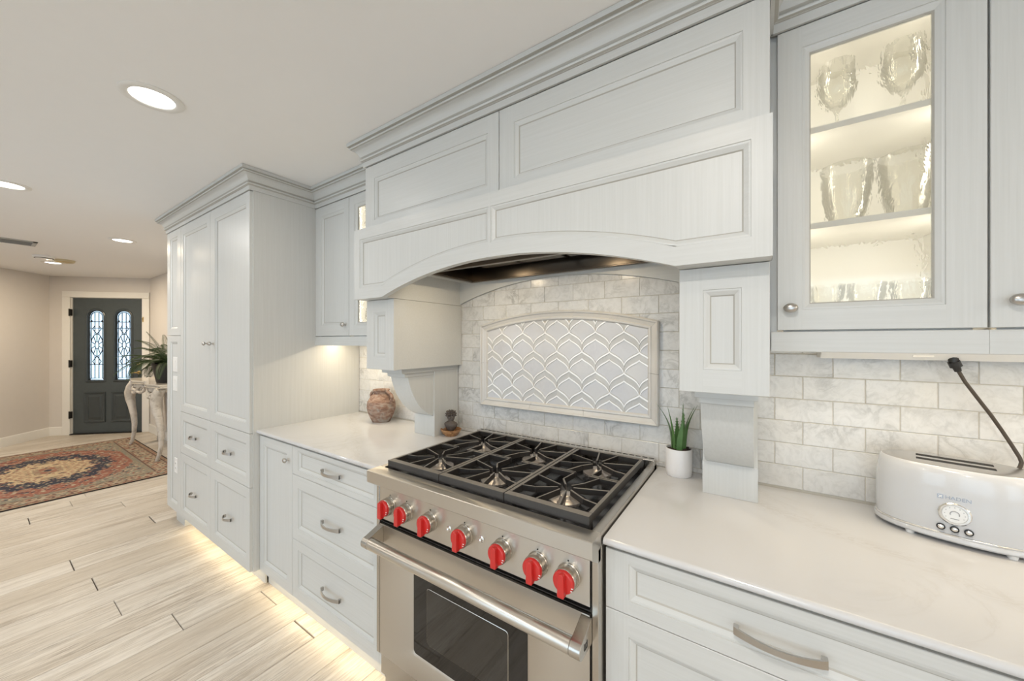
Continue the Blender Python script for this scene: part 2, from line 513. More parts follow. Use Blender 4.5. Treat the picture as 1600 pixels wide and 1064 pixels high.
mb.box(-1.609, -0.64, 0.002, 0.003, 0.90, 1.47); mb.box(-0.66, 0.66, 0.002, 0.003, 0.90, 1.77); mb.box(0.64, 1.9, 0.002, 0.003, 0.90, 1.47)
mb.build('tile_bed', M_GROUT, wall_back, smooth=0)
# wall with the front door (45 degrees), opening for the door
def dwbox(mb, s0, s1, d0, d1, z0, z1, m=0):
    i0 = len(mb.v); mb.box(s0, s1, d0, d1, z0, z1, m)
    mb.xform(lambda p: dw(p[0], p[1], p[2]), i0)
    mb.f[-6:] = [f[::-1] for f in mb.f[-6:]]
mb = MB()
dwbox(mb, -0.86, -0.468, -0.12, 0, -0.012, CEIL); dwbox(mb, 0.458, 0.67, -0.12, 0, -0.012, CEIL); dwbox(mb, -0.468, 0.458, -0.12, 0, 2.088, CEIL)
struct(mb.build('wall_front', M_WALL, smooth=0))
# wall left of the door, perpendicular to it
LDIR = Vector((0.70711, -0.70711))
def lw(s, d, z):
    p = CORN + LDIR * s + DE * d
    return (p.x, p.y, z)
mb = MB(); mb.box(-0.0, 1.65, -0.12, 0, -0.012, CEIL); mb.xform(lambda p: lw(*p))
struct(mb.build('wall_left', M_WALL, smooth=0))
L_END = CORN + LDIR * 1.65
mb = MB(); mb.box(L_END.x - 0.1, L_END.x, YB, L_END.y + 0.03, -0.012, CEIL)
struct(mb.build('wall_side', M_WALLW, smooth=0))
# right wall and rear wall with wide windows (behind the photographer)
mb = MB(); mb.box(XR, XR + 0.1, YB, -3.6, -0.012, CEIL); mb.box(XR, XR + 0.1, -1.6, 0.1, -0.012, CEIL); mb.box(XR, XR + 0.1, -3.6, -1.6, -0.012, 0.9); mb.box(XR, XR + 0.1, -3.6, -1.6, 2.15, CEIL)
struct(mb.build('wall_right', M_WALLW, smooth=0))
WINS = [(-4.9, -3.1), (-2.4, -0.2), (0.4, 2.4), (3.3, 5.5)]
mb = MB(); xs = [L_END.x - .1] + [a for w in WINS for a in w] + [XR + .1]
for i in range(0, len(xs), 2): mb.box(xs[i], xs[i + 1], YB - 0.1, YB, -0.012, CEIL)
for a, b in WINS:
    mb.box(a, b, YB - 0.1, YB, -0.012, 0.12); mb.box(a, b, YB - 0.1, YB, 2.2, CEIL)
struct(mb.build('wall_rear', M_WALLW, smooth=0))
def window(n, p, axis, a, b, z0, z1):
    m = MB(); g = MB()
    def bx(mm, u0, u1, d0, d1, q0, q1):
        if axis == 'y': mm.box(u0, u1, p + d0, p + d1, q0, q1)
        else: mm.box(p + d0, p + d1, u0, u1, q0, q1)
    w = 0.05
    bx(m, a, a + w, -.08, -.02, z0, z1); bx(m, b - w, b, -.08, -.02, z0, z1); bx(m, a, b, -.08, -.02, z0, z0 + w); bx(m, a, b, -.08, -.02, z1 - w, z1)
    c = (a + b) / 2; bx(m, c - w / 2, c + w / 2, -.08, -.02, z0, z1)
    o = struct(m.build('window_%d' % n, M_TRIM, smooth=0, origin=((a + b) / 2, p, z0) if axis == 'y' else (p, (a + b) / 2, z0)))
    bx(g, a + w, c - w / 2, -.052, -.048, z0 + w, z1 - w); bx(g, c + w / 2, b - w, -.052, -.048, z0 + w, z1 - w)
    g.build('pane', M_PANE, o, smooth=0)
for i, (a, b) in enumerate(WINS): window(i + 1, YB, 'y', a, b, 0.12, 2.2)
window(5, XR + 0.1, 'x', -3.6, -1.6, 0.9, 2.15)

# baseboards
def base_profile_box(fn, s0, s1, name):
    m = MB()
    i0 = 0
    m.prism([(0, 0), (0.016, 0), (0.016, 0.10), (0.011, 0.122), (0.004, 0.128), (0, 0.128)], 'x', s0, s1)
    m.xform(lambda p: fn(p[0], p[1], p[2]))
    return struct(m.build(name, M_TRIM))
base_profile_box(dw, -0.737, -0.565, 'baseboard_front_1')
base_profile_box(dw, 0.555, 0.60, 'baseboard_front_2')
base_profile_box(lw, 0.0, 1.65, 'baseboard_left')
m = MB(); m.box(-7.10, -3.16, -0.016, 0.003, 0, 0.128); struct(m.build('baseboard_back', M_TRIM, bevel=0.004))

# ------------------------------------------------------------------ plank floor: 0.195 m boards running away from the cabinets
PW = 0.195; X0 = -1.558
JOINTS = {0: [-0.99, -2.9], 1: [-1.86], 2: [-1.137, -2.95], 3: [-0.25, -2.1], 4: [-1.168, -3.0], 5: [-0.42, -2.3], 6: [-1.215, -3.1], 7: [-2.0], 8: [-0.763, -2.6],
          9: [-1.75], 10: [-0.35, -2.2], 11: [-0.83, -2.7], 12: [-1.315], 13: [-1.082, -2.9], -1: [-0.655, -2.4], -2: [-1.3], -3: [-0.655, -2.5]}
rp = random.Random(3)
PM = {}
def plank(xa, xb, ya, yb):
    w = xb - xa - 0.0024; l = yb - ya - 0.0024
    if w < 0.02 or l < 0.02: return
    key = (round(w, 3), round(l, 2))
    m = MB(); c = ((xa + xb) / 2, (ya + yb) / 2, 0)
    e = 0.0022
    a, b = w / 2, l / 2
    v = [(-a, -b, -e), (a, -b, -e), (a, b, -e), (-a, b, -e), (-a + e, -b + e, 0), (a - e, -b + e, 0), (a - e, b - e, 0), (-a + e, b - e, 0), (-a, -b, -.012), (a, -b, -.012), (a, b, -.012), (-a, b, -.012)]
    m.add(v, [(4, 5, 6, 7), (0, 1, 5, 4), (1, 2, 6, 5), (2, 3, 7, 6), (3, 0, 4, 7), (8, 9, 1, 0), (9, 10, 2, 1), (10, 11, 3, 2), (11, 8, 0, 3)])
    if key in PM: me = PM[key]
    else:
        me = bpy.data.meshes.new('plank'); me.from_pydata(m.v, [], m.f); me.materials.append(M_OAK); PM[key] = me
    o = bpy.data.objects.new('plank', me); COL.objects.link(o); o.parent = floor; o.location = c
for k in range(-43, 34):
    xb = X0 - PW * k; xa = xb - PW
    ytop = 0.0 if xa > -7.1 else xb + 7.25
    if k in JOINTS: js = list(JOINTS[k])
    else:
        js = [-rp.uniform(0.3, 1.5)]; js.append(js[0] - rp.uniform(1.4, 1.9))
    while js[-1] > -3.4: js.append(js[-1] - rp.uniform(1.3, 1.9))
    ys = [ytop] + [j for j in js if j < ytop - 0.1 and j > YB + 0.2] + [YB]
    for i in range(len(ys) - 1): plank(xa, xb, ys[i + 1], ys[i])

# ------------------------------------------------------------------ marble wall tiles
TC = {}
def tile_mesh(w, h, mat):
    k = (round(w, 4), round(h, 4), mat.name)
    if k in TC: return TC[k]
    a, b, e, t = w / 2, h / 2, 0.0012, 0.0
    v = [(-a, .003, -b), (a, .003, -b), (a, .003, b), (-a, .003, b), (-a, .0010, -b), (a, .0010, -b), (a, .0010, b), (-a, .0010, b), (-a + e, 0, -b + e), (a - e, 0, -b + e), (a - e, 0, b - e), (-a + e, 0, b - e)]
    f = [(0, 1, 5, 4), (1, 2, 6, 5), (2, 3, 7, 6), (3, 0, 4, 7), (4, 5, 9, 8), (5, 6, 10, 9), (6, 7, 11, 10), (7, 4, 8, 11), (8, 9, 10, 11)]
    me = bpy.data.meshes.new('tile'); me.from_pydata(v, [], f); me.materials.append(mat); TC[k] = me
    return me
def put_tile(x0, x1, z0, z1, g=0.0022):
    w, h = x1 - x0 - g, z1 - z0 - g
    if w < 0.006 or h < 0.006: return
    o = bpy.data.objects.new('tile', tile_mesh(w, h, M_TILE)); COL.objects.link(o); o.parent = wall_back
    o.location = ((x0 + x1) / 2, 0, (z0 + z1) / 2)
def clip_poly(poly, inside, cut):
    out = []
    for i in range(len(poly)):
        a, b = poly[i - 1], poly[i]
        ia, ib = inside(a), inside(b)
        if ia != ib: out.append(cut(a, b))
        if ib: out.append(b)
    return out
def arcz(x, a, h, z0):
    R = (a * a + h * h) / (2 * h)
    return z0 + h - R + math.sqrt(max(0.0, R * R - x * x))
TA = lambda x: arcz(x, 0.617, 0.104, 1.638)
def arch_tile(x0, x1, z0, z1, g=0.0022):
    x0 += g / 2; x1 -= g / 2; z0 += g / 2; z1 -= g / 2
    xs = [x0 + (x1 - x0) * i / 8 for i in range(9)]
    top = [(x, min(z1, TA(x) - 0.001)) for x in xs]
    pts = [p for p in top if p[1] > z0 + 0.003]
    if len(pts) < 2: return
    poly = [(pts[0][0], z0), (pts[-1][0], z0)] + pts[::-1]
    c = ((x0 + x1) / 2, 0, (z0 + z1) / 2)
    m = MB(); m.prism([(p[0] - c[0], p[1] - c[2]) for p in poly], 'y', 0.0, 0.003)
    me = bpy.data.meshes.new('tile'); me.from_pydata(m.v, [], m.f); me.materials.append(M_TILE)
    o = bpy.data.objects.new('tile', me); COL.objects.link(o); o.parent = wall_back; o.location = c
TH = 0.0764
for r in range(-10, 3):
    z0 = 1.62 + TH * r; z1 = z0 + TH
    if z1 < 0.92: continue
    zz0 = max(z0, 0.914)
    off = 0.0793 if r % 2 == 0 else 0.0025
    x = off - 0.153 * 6
    while x < 0.64:
        a, b = max(x, -0.64), min(x + 0.153, 0.64)
        x += 0.153
        if b - a < 0.008: continue
        # hidden behind the mosaic frame or the range back
        if a > -0.455 and b < 0.455 and z0 > 1.085 and z1 < 1.50: continue
        if z1 > 1.637:
            arch_tile(max(a, -0.617), min(b, 0.617), zz0, z1)
        else: put_tile(a, b, zz0, z1)
for (xa, xb, ref) in ((0.64, 1.90, 1.004), (-1.609, -0.64, -1.40)):
    for k in range(-1, 6):
        z1 = 1.3855 - 0.0775 * k; z0 = z1 - 0.0775
        if z0 > 1.42: continue
        off = ref + (0.0778 if k % 2 else 0.0)
        x = off - 0.1555 * 8
        while x < xb:
            a, b = max(x, xa), min(x + 0.1555, xb)
            x += 0.1555
            if b - a < 0.008: continue
            put_tile(a, b, max(z0, 0.914), z1)

# ------------------------------------------------------------------ framed mosaic panel above the range
mos = thing('mosaic_panel', 'arched marble frame filled with white ogee mosaic tiles, on the tiled wall above the range', 'mosaic panel', (0, 0, 1.08))
m = MB()
xs = [-.44 + .88 * i / 24 for i in range(25)]
m.prism([(-.44, 1.1), (.44, 1.1)] + [(x, arcz(x, .464, .063, 1.512) - .022) for x in xs[::-1]], 'y', -.0035, 0.0)
m.build('mosaic_bed', M_GROUT, mos, smooth=0)
OUT = lambda x: arcz(x, .464, .063, 1.512)
INN = lambda x: arcz(x, .419, .052, 1.478)
FP = [(0.0, 0.0), (0.0, .020), (.10, .024), (.22, .022), (.30, .017), (.62, .012), (.72, .015), (.86, .014), (1.0, .006), (1.0, 0.0)]
def frame_seg(pairs):
    mm = MB(); k = len(FP); v = []
    for (o, i) in pairs:
        for t, d in FP: v.append((o[0] + (i[0] - o[0]) * t, -0.0005 - d, o[1] + (i[1] - o[1]) * t))
    f = []
    n = len(pairs)
    for a in range(n - 1):
        for j in range(k - 1): f.append((a * k + j, (a + 1) * k + j, (a + 1) * k + j + 1, a * k + j + 1))
    f.append(list(range(k))); f.append([(n - 1) * k + j for j in range(k)][::-1])
    mm.add(v, f)
    mm.build('frame_segment', M_FRAME, mos, smooth=25)
def lerp(a, b, t): return (a[0] + (b[0] - a[0]) * t, a[1] + (b[1] - a[1]) * t)
def straight(o0, o1, i0, i1, cuts):
    cs = [0] + cuts + [1]
    L = math.hypot(o1[0] - o0[0], o1[1] - o0[1]); g = 0.0006 / L
    for a, b in zip(cs[:-1], cs[1:]):
        frame_seg([(lerp(o0, o1, a + g), lerp(i0, i1, a + g)), (lerp(o0, o1, b - g), lerp(i0, i1, b - g))])
straight((-.464, 1.08), (.464, 1.08), (-.419, 1.124), (.419, 1.124), [0.33, 0.655])
straight((.464, 1.08), (.464, 1.512), (.419, 1.124), (.419, 1.478), [0.49])
straight((-.464, 1.512), (-.464, 1.08), (-.419, 1.478), (-.419, 1.124), [0.47])
AC = [-1, -.62, -.34, -.08, .19, .42, .66, 1]
for a, b in zip(AC[:-1], AC[1:]):
    ps = []
    for q in range(7):
        t = b + (a - b) * q / 6
        t = min(max(t, -1), 1)
        ps.append(((.464 * t, OUT(.464 * t)), (.419 * t, INN(.419 * t))))
    if a > -1: ps[-1] = ((.464 * (a + .001), OUT(.464 * a)), (.419 * (a + .001), INN(.419 * a)))
    frame_seg(ps)

def bez(p0, p1, p2, p3, n):
    return [tuple((1-t)**3*a + 3*(1-t)**2*t*b + 3*(1-t)*t*t*c + t**3*d for a, b, c, d in zip(p0, p1, p2, p3)) for t in [i / n for i in range(n + 1)]]
MX, MZ = 0.0645, 0.0905
arc_r = bez((0, 0), (0.013, -0.0140), (0.056, -0.0235), (MX, -0.055), 12)      # half an onion arch, right side, from the peak down
def mos_clip(poly):
    lim = [(lambda p: p[0] > -.443, 0, -.443), (lambda p: p[0] < .443, 0, .443), (lambda p: p[1] > 1.102, 1, 1.102)]
    for ins, ax, val in lim:
        poly = clip_poly(poly, ins, lambda a, b: lerp(a, b, (val - a[ax]) / (b[ax] - a[ax])))
    tz = lambda x: OUT(x) - 0.022
    def cut(a, b):
        lo, hi = 0.0, 1.0
        for _ in range(24):
            mid = (lo + hi) / 2; q = lerp(a, b, mid)
            if (q[1] < tz(q[0])) == (a[1] < tz(a[0])): lo = mid
            else: hi = mid
        return lerp(a, b, lo)
    poly = clip_poly(poly, lambda p: p[1] < tz(p[0]), cut)
    return poly
def mos_piece(name, poly, depth, mat):
    p = mos_clip(poly)
    if len(p) < 3: return
    ar = abs(sum(p[i - 1][0] * p[i][1] - p[i][0] * p[i - 1][1] for i in range(len(p)))) / 2
    if ar < 2e-5: return
    mm = MB(); mm.prism(p, 'y', -depth, -0.003)
    mm.build(name, mat, mos, smooth=0)
def band(cx, pz, o0, o1, side):
    """strip between two shifted onion arches (o0 above o1)"""
    A = [(cx + side * x * (1 - o0 * .9), pz + z - o0) for x, z in arc_r]
    B = [(cx + side * x * (1 - o1 * .9), pz + z - o1) for x, z in arc_r]
    return A + B[::-1]
for row in range(-1, 5):
    pz = 1.4755 - MZ * row
    for c in range(-4, 5):
        cx = -0.195 + 0.129 * c + (0.0 if row % 2 == 0 else MX) + 0.129
        if abs(cx) > .52: continue
        # pearl outer and inner strips, stone chevron between them
        for sd in (-1, 1):
            mos_piece('pearl_strip', band(cx, pz, 0.0015, 0.0090, sd), 0.0085, M_PEARL)
            mos_piece('chevron_tile', band(cx, pz, 0.0105, 0.0335, sd), 0.0058, M_CHEV)
            mos_piece('pearl_strip', band(cx, pz, 0.0350, 0.0420, sd), 0.0085, M_PEARL)
        k = 0.0435
        AXs, AZs = [p[0] for p in arc_r], [p[1] for p in arc_r]
        A_ = lambda x: float(np.interp(x, AXs, AZs))
        us = [MX * .96 * i / 24 for i in range(-24, 25)]
        cols = [(u, pz - k + A_(abs(u) / .961), pz - MZ + A_(MX - abs(u)) + .0012) for u in us]
        cols = [c_ for c_ in cols if c_[1] > c_[2] + .0004]
        poly = [(cx + u, t_) for u, t_, b__ in cols] + [(cx + u, b__) for u, t_, b__ in cols[::-1]]
        mos_piece('mosaic_tile', poly, 0.0062, M_MOS)

# ------------------------------------------------------------------ cabinet doors and drawers
EXP = [.0188, .0178, .0150, .0125, .003, .0]
DEP = [0, .0024, .0024, .0030, .0085, .0112]
def face_panel(parent, name, x0, x1, z0, z1, yf, hole, th=.02, panel=True, glass=False):
    """five-piece front: stiles and rails with a moulded inner edge, the flat field a child mesh"""
    hx0, hx1, hz0, hz1 = hole
    m = MB()
    e = .0012
    F0 = (x0 + e, x1 - e, z0 + e, z1 - e)
    H0 = (hx0 - EXP[0], hx1 + EXP[0], hz0 - EXP[0], hz1 + EXP[0])
    def q(a0, a1, c0, c1, mi): m.quad((a0, yf, c0), (a1, yf, c0), (a1, yf, c1), (a0, yf, c1), mi)
    q(F0[0], H0[0], F0[2], F0[3], 0); q(H0[1], F0[1], F0[2], F0[3], 0)
    q(H0[0], H0[1], F0[2], H0[2], 1); q(H0[0], H0[1], H0[3], F0[3], 1)
    def ring(A, ya, B, yb, mi=None):
        P = lambda R, y: [(R[0], y, R[2]), (R[1], y, R[2]), (R[1], y, R[3]), (R[0], y, R[3])]
        a, b = P(A, ya), P(B, yb)
        for i in range(4):
            j = (i + 1) % 4
            m.quad(a[i], a[j], b[j], b[i], (1 if i % 2 == 0 else 0) if mi is None else mi)
    rect = lambda d: (hx0 - d, hx1 + d, hz0 - d, hz1 + d)
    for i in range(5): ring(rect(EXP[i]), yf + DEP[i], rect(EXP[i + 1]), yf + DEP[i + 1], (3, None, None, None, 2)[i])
    O = (x0, x1, z0, z1)
    ring(O, yf + e, F0, yf)
    ring(O, yf + th, O, yf + e)
    if glass: ring(rect(0), yf + DEP[5], rect(0), yf + th)
    if glass: ring(rect(0), yf + th, O, yf + th)
    d = m.build(name, CAB, parent, smooth=0)
    if panel and not glass:
        p = MB(); p.quad((hx0, yf + DEP[5], hz0), (hx1, yf + DEP[5], hz0), (hx1, yf + DEP[5], hz1), (hx0, yf + DEP[5], hz1))
        p.quad((hx0, yf + th, hz0), (hx0, yf + th, hz1), (hx1, yf + th, hz1), (hx1, yf + th, hz0))
        wide = (hx1 - hx0) > (hz1 - hz0) * 1.6
        p.build('panel', PH if wide else PV, d, smooth=0)
    return d

def knob(parent, x, yf, z, sx=1.0, sy=.78, r=.0165):
    m = MB(); m.lathe([(.0075, 0), (.0055, .006), (.005, .012), (r * .8, .015), (r, .019), (r * .96, .0235), (r * .72, .0275), (r * .3, .029)], (x, yf, z), '-y', 20, sx, sy)
    return m.build('knob', M_NICKEL, parent, smooth=50)
def pull(parent, xc, yf, z, L=.155, h=.0085):
    m = MB(); n = 18; th = .0045
    P = []
    for i in range(n + 1):
        t = i / n; x = xc - L / 2 + L * t
        out = .012 + .021 * math.sin(PI * t) ** .85
        hh = h * (1.0 - .28 * math.sin(PI * t))
        P.append((x, out, hh))
    v = []
    for x, o, hh in P:
        v += [(x, yf - o, z - hh), (x, yf - o, z + hh), (x, yf - o + th, z + hh), (x, yf - o + th, z - hh)]
    f = []
    for i in range(n):
        for k in range(4):
            k2 = (k + 1) % 4; f.append((i * 4 + k, i * 4 + k2, (i + 1) * 4 + k2, (i + 1) * 4 + k))
    f += [(3, 2, 1, 0), (n * 4, n * 4 + 1, n * 4 + 2, n * 4 + 3)]
    m.add(v, f)
    for s in (-1, 1):
        x = xc + s * (L / 2 - .005)
        m.box(x - .005, x + .005, yf - .012, yf, z - h, z + h)
    return m.build('handle', M_NICKEL, parent, smooth=40)

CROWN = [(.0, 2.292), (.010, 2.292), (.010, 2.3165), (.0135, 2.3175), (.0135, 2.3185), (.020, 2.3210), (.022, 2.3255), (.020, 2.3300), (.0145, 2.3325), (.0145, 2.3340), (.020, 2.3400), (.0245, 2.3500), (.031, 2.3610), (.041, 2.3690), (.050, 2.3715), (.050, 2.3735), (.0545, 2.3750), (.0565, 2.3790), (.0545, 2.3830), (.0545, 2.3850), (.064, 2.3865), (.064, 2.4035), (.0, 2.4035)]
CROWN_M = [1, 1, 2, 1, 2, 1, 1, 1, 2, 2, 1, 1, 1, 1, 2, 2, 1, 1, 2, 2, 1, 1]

# tall pantry cabinet -----------------------------------------------------------
YT = -.689
pantry = thing('pantry_cabinet', 'full-height painted pantry cabinet with two tall doors over four drawers', 'cabinet', (-2.38, -.34, 0))
m = MB(); m.box(-3.157, -1.609, -.667, -.002, .105, 2.40)
m.build('body', PV, pantry, smooth=0)
m = MB(); m.box(-1.613, -1.603, -.672, -.003, .10, 2.30)
m.build('side_panel', PV, pantry, smooth=0)
xa, xm, xb = -2.820, -2.216, -1.612
zs1, zs2 = .896, .585
dl = face_panel(pantry, 'door', xa, xm - .0012, zs1 + .0015, 2.289, YT, (-2.745, -2.296, .969, 2.205)); knob(dl, -2.268, YT, 1.411)
dr = face_panel(pantry, 'door', xm + .0012, xb, zs1 + .0015, 2.289, YT, (-2.117, -1.675, .972, 2.205)); knob(dr, -2.162, YT, 1.411)
d = face_panel(pantry, 'drawer', xa, xm - .0012, zs2 + .0015, zs1 - .0015, YT, (-2.745, -2.296, .662, .818)); pull(d, -2.52, YT, .74, .105)
d = face_panel(pantry, 'drawer', xm + .0012, xb, zs2 + .0015, zs1 - .0015, YT, (-2.117, -1.675, .662, .822)); pull(d, -1.905, YT, .742, .105)
d = face_panel(pantry, 'drawer', xa, xm - .0012, .105, zs2 - .0015, YT, (-2.745, -2.296, .190, .508)); pull(d, -2.52, YT, .335, .105)
d = face_panel(pantry, 'drawer', xm + .0012, xb, .105, zs2 - .0015, YT, (-2.117, -1.675, .192, .508)); pull(d, -1.905, YT, .340, .105)
face_panel(pantry, 'end_panel', -3.157, -2.824, 1.470, 2.289, YT, (-3.062, -2.920, 1.540, 2.215))
face_panel(pantry, 'end_panel', -3.157, -2.824, .105, 1.466, YT, (-3.062, -2.920, .183, 1.404))
m = MB(); m.box(-3.06, -2.862, -.655, -.60, 0, .105); m.box(-2.862, -1.609, -.61, -.60, 0, .105); m.box(-3.06, -3.045, -.60, -.01, 0, .105)
m.build('toe_kick', PH, pantry, smooth=0)
m = MB(); m.sweep(CROWN, [(-3.157, -.01), (-3.157, YT + .004), (-1.607, YT + .004), (-1.607, -.262)], CROWN_M)
m.build('crown_moulding', CAB, pantry, smooth=25)
# switch plates and outlet on the end panel
def plate(name, label, cat, x, z, w, h, gangs, outlet=False, group=None):
    t = thing(name, label, cat, (x, YT + .011, z), group)
    yb = YT + .0108
    m = MB(); m.box(x - w / 2, x + w / 2, yb - .006, yb, z - h / 2, z + h / 2); m.build('cover_plate', M_WHITE, t, bevel=.002)
    for g in range(gangs):
        gx = x + (g - (gangs - 1) / 2) * .046
        m = MB(); m.box(gx - .0165, gx + .0165, yb - .0085, yb - .005, z - .033, z + .033); r = m.build('outlet_face' if outlet else 'rocker', M_WHITE, t, bevel=.0015)
        if outlet:
            for s in (-1, 1):
                m = MB(); m.box(gx - .007, gx - .004, yb - .0088, yb - .0084, z + s * .018 - .005, z + s * .018 + .005); m.box(gx + .004, gx + .007, yb - .0088, yb - .0084, z + s * .018 - .005, z + s * .018 + .005)
                m.build('slot', M_SHADE, r, smooth=0)
        else:
            m = MB(); m.box(gx - .0165, gx + .0165, yb - .0092, yb - .0083, z - .002, z + .002); m.build('ridge', M_WHITE, r, smooth=0)
plate('switch_plate', 'white double light switch plate, upper of the two on the pantry end panel', 'light switch', -2.972, 1.245, .125, .115, 2, group='switch plates on the pantry end panel')
plate('switch_plate', 'white double light switch plate, lower of the two on the pantry end panel', 'light switch', -2.972, 1.095, .125, .115, 2, group='switch plates on the pantry end panel')
plate('wall_outlet', 'white electrical outlet low on the pantry end panel', 'outlet', -2.955, .458, .085, .115, 1, True)

# wall cabinets ------------------------------------------------------------------
YU = -.318
def upper_box(parent, x0, x1):
    m = MB(); t = .016; yb = -.002; yf = YU + .0205
    m.box(x0, x0 + t, yf, yb, 1.46, 2.30, 0); m.box(x1 - t, x1, yf, yb, 1.46, 2.30, 0)
    m.box(x0 + t, x1 - t, yf, yb, 1.455, 1.471, 0); m.box(x0 + t, x1 - t, yf, yb, 2.288, 2.304, 0)
    m.box(x0 + t, x1 - t, -.010, yb, 1.471, 2.288, 0)
    m.box(x0, x1, yf, yf + .02, 2.29, 2.40, 0)
    m.build('carcass', M_INT, parent, smooth=0)
def rail(parent, x0, x1):
    m = MB(); m.prism([(YU - .002, 1.402), (YU - .002, 1.452), (YU, 1.4555), (YU + .02, 1.4555), (YU + .02, 1.400), (YU, 1.400)], 'x', x0, x1)
    m.build('light_rail', PH, parent, smooth=0)
def shelf_set(parent, x0, x1):
    for z in (2.0, 1.738):
        m = MB(); m.box(x0 + .017, x1 - .017, -.292, -.011, z - .001, z + .015)
        m.build('shelf', M_INT, parent, smooth=0)

upl = thing('wall_cabinet', 'wall cabinet between pantry and hood with one solid and one glass door', 'cabinet', (-1.22, -.16, 1.46))
upper_box(upl, -1.600, -1.232); upper_box(upl, -1.228, -.835)
d = face_panel(upl, 'door', -1.602, -1.2285, 1.460, 2.289, YU, (-1.512, -1.296, 1.545, 2.210)); knob(d, -1.262, YU, 1.527)
d = face_panel(upl, 'glass_door', -1.2255, -.838, 1.460, 2.289, YU, (-1.148, -.915, 1.540, 2.214), glass=True)
m = MB(); m.box(-1.152, -.911, YU + .013, YU + .017, 1.536, 2.218); m.build('glass_pane', M_SEED, d, smooth=0)
knob(d, -.87, YU, 1.527)
shelf_set(upl, -1.228, -.835)
rail(upl, -1.605, -.83)
m = MB(); m.sweep(CROWN, [(-1.609, YU + .004), (-.826, YU + .004)], CROWN_M); m.build('crown_moulding', CAB, upl, smooth=25)

upr = thing('wall_cabinet', 'lit wall cabinet with a glass door full of drinking glasses', 'cabinet', (1.033, -.16, 1.46))
upper_box(upr, .842, 1.223)
d = face_panel(upr, 'glass_door', .8435, 1.2225, 1.460, 2.289, YU, (.917, 1.1415, 1.534, 2.212), glass=True)
m = MB(); m.box(.913, 1.146, YU + .013, YU + .017, 1.530, 2.216); m.build('glass_pane', M_SEED, d, smooth=0)
knob(d, .872, YU, 1.520)
for zz in (1.62, 2.12):
    m = MB(); m.box(1.145, 1.205, YU + .021, YU + .034, zz - .012, zz + .012); m.build('hinge', M_NICKEL, d, bevel=.002)
shelf_set(upr, .842, 1.223)
rail(upr, .829, 1.224)
m = MB(); m.box(.8235, .8425, -.302, -.29, 1.402, 2.30); m.build('filler_strip', PV, upr, smooth=0)
m = MB(); m.sweep(CROWN, [(.829, YU + .004), (1.2245, YU + .004)], CROWN_M); m.build('crown_moulding', CAB, upr, smooth=25)

upe = thing('wall_cabinet', 'solid-door wall cabinet at the right edge, beside the lit glass cabinet', 'cabinet', (1.42, -.16, 1.46))
upper_box(upe, 1.226, 1.62)
d = face_panel(upe, 'door', 1.2265, 1.618, 1.460, 2.289, YU, (1.318, 1.53, 1.545, 2.210)); knob(d, 1.262, YU, 1.519)
rail(upe, 1.2245, 1.625)
m = MB(); m.sweep(CROWN, [(1.225, YU + .004), (1.63, YU + .004)], CROWN_M); m.build('crown_moulding', CAB, upe, smooth=25)
for (x0, x1) in ((.858, 1.207), (-1.212, -.851)):
    for zz, hh in ((1.605, .22), (1.87, .22), (2.15, .24)):
        for s in (0, 1):
            x = x0 + .004 if s == 0 else x1 - .004
            area('cabinet_led', (x, -.268, zz), (PI / 2, 0, (-1 if s == 0 else 1) * math.radians(55)), .012, hh, .29 if x0 > 0 else .29, (1.0, .95, .84))

# hood ------------------------------------------------------------------------------
hood = thing('range_hood', 'wide painted wooden hood mantel with arched valance over the range', 'range hood', (0, -.25, .914))
YH = -.482
m = MB()
m.box(-.822, -.80, YH + .012, -.003, 1.63, 2.40); m.box(.80, .822, YH + .012, -.003, 1.63, 2.40); m.box(-.80, .80, YH + .018, YH + .03, 2.03, 2.40)
m.build('body', PV, hood, smooth=0)
face_panel(hood, 'hood_door', -.822, -.0035, 1.966, 2.288, YH, (-.732, -.074, 2.036, 2.203))
face_panel(hood, 'hood_door', -.0005, .822, 1.966, 2.288, YH, (.084, .747, 2.038, 2.205))
m = MB(); m.sweep(CROWN, [(-.824, YU - .0), (-.824, YH + .004), (.824, YH + .004), (.824, YU - .0)], CROWN_M); m.build('crown_moulding', CAB, hood, smooth=25)
# mantel: front plate at y=-.54 with arch below and two recessed fields with arched lower edges
YM = -.54; ZT = 1.963
def MA(x):
    return arcz(x, .615, .103, 1.629) if abs(x) < .615 else 1.629
m = MB()
PL = (-.765, -.026); PR = (.021, .765); PTZ = 1.895
plo = lambda x: MA(x) + .070
xs = sorted(set([-.828, .826, -.615, .615] + [round(e + s * EXP[0], 4) for e in PL + PR for s in (0,)] + [PL[0] - EXP[0], PL[1] + EXP[0], PR[0] - EXP[0], PR[1] + EXP[0]] + [-.615 + 1.23 * i / 40 for i in range(41)] + [-.70, .70]))
ex = EXP[0]
for a, b in zip(xs[:-1], xs[1:]):
    mid = (a + b) / 2
    inp = (PL[0] - ex < mid < PL[1] + ex) or (PR[0] - ex < mid < PR[1] + ex)
    if inp:
        m.quad((a, YM, MA(a)), (b, YM, MA(b)), (b, YM, plo(b) - ex), (a, YM, plo(a) - ex), 1)
        m.quad((a, YM, PTZ + ex), (b, YM, PTZ + ex), (b, YM, ZT), (a, YM, ZT), 1)
    else:
        m.quad((a, YM, MA(a)), (b, YM, MA(b)), (b, YM, ZT), (a, YM, ZT), 0)
    m.quad((a, YM + .027, MA(a)), (b, YM + .027, MA(b)), (b, YM, MA(b)), (a, YM, MA(a)), 1)
    m.quad((b, YM + .027, MA(b)), (a, YM + .027, MA(a)), (a, YM + .027, ZT), (b, YM + .027, ZT), 1)
fields = []
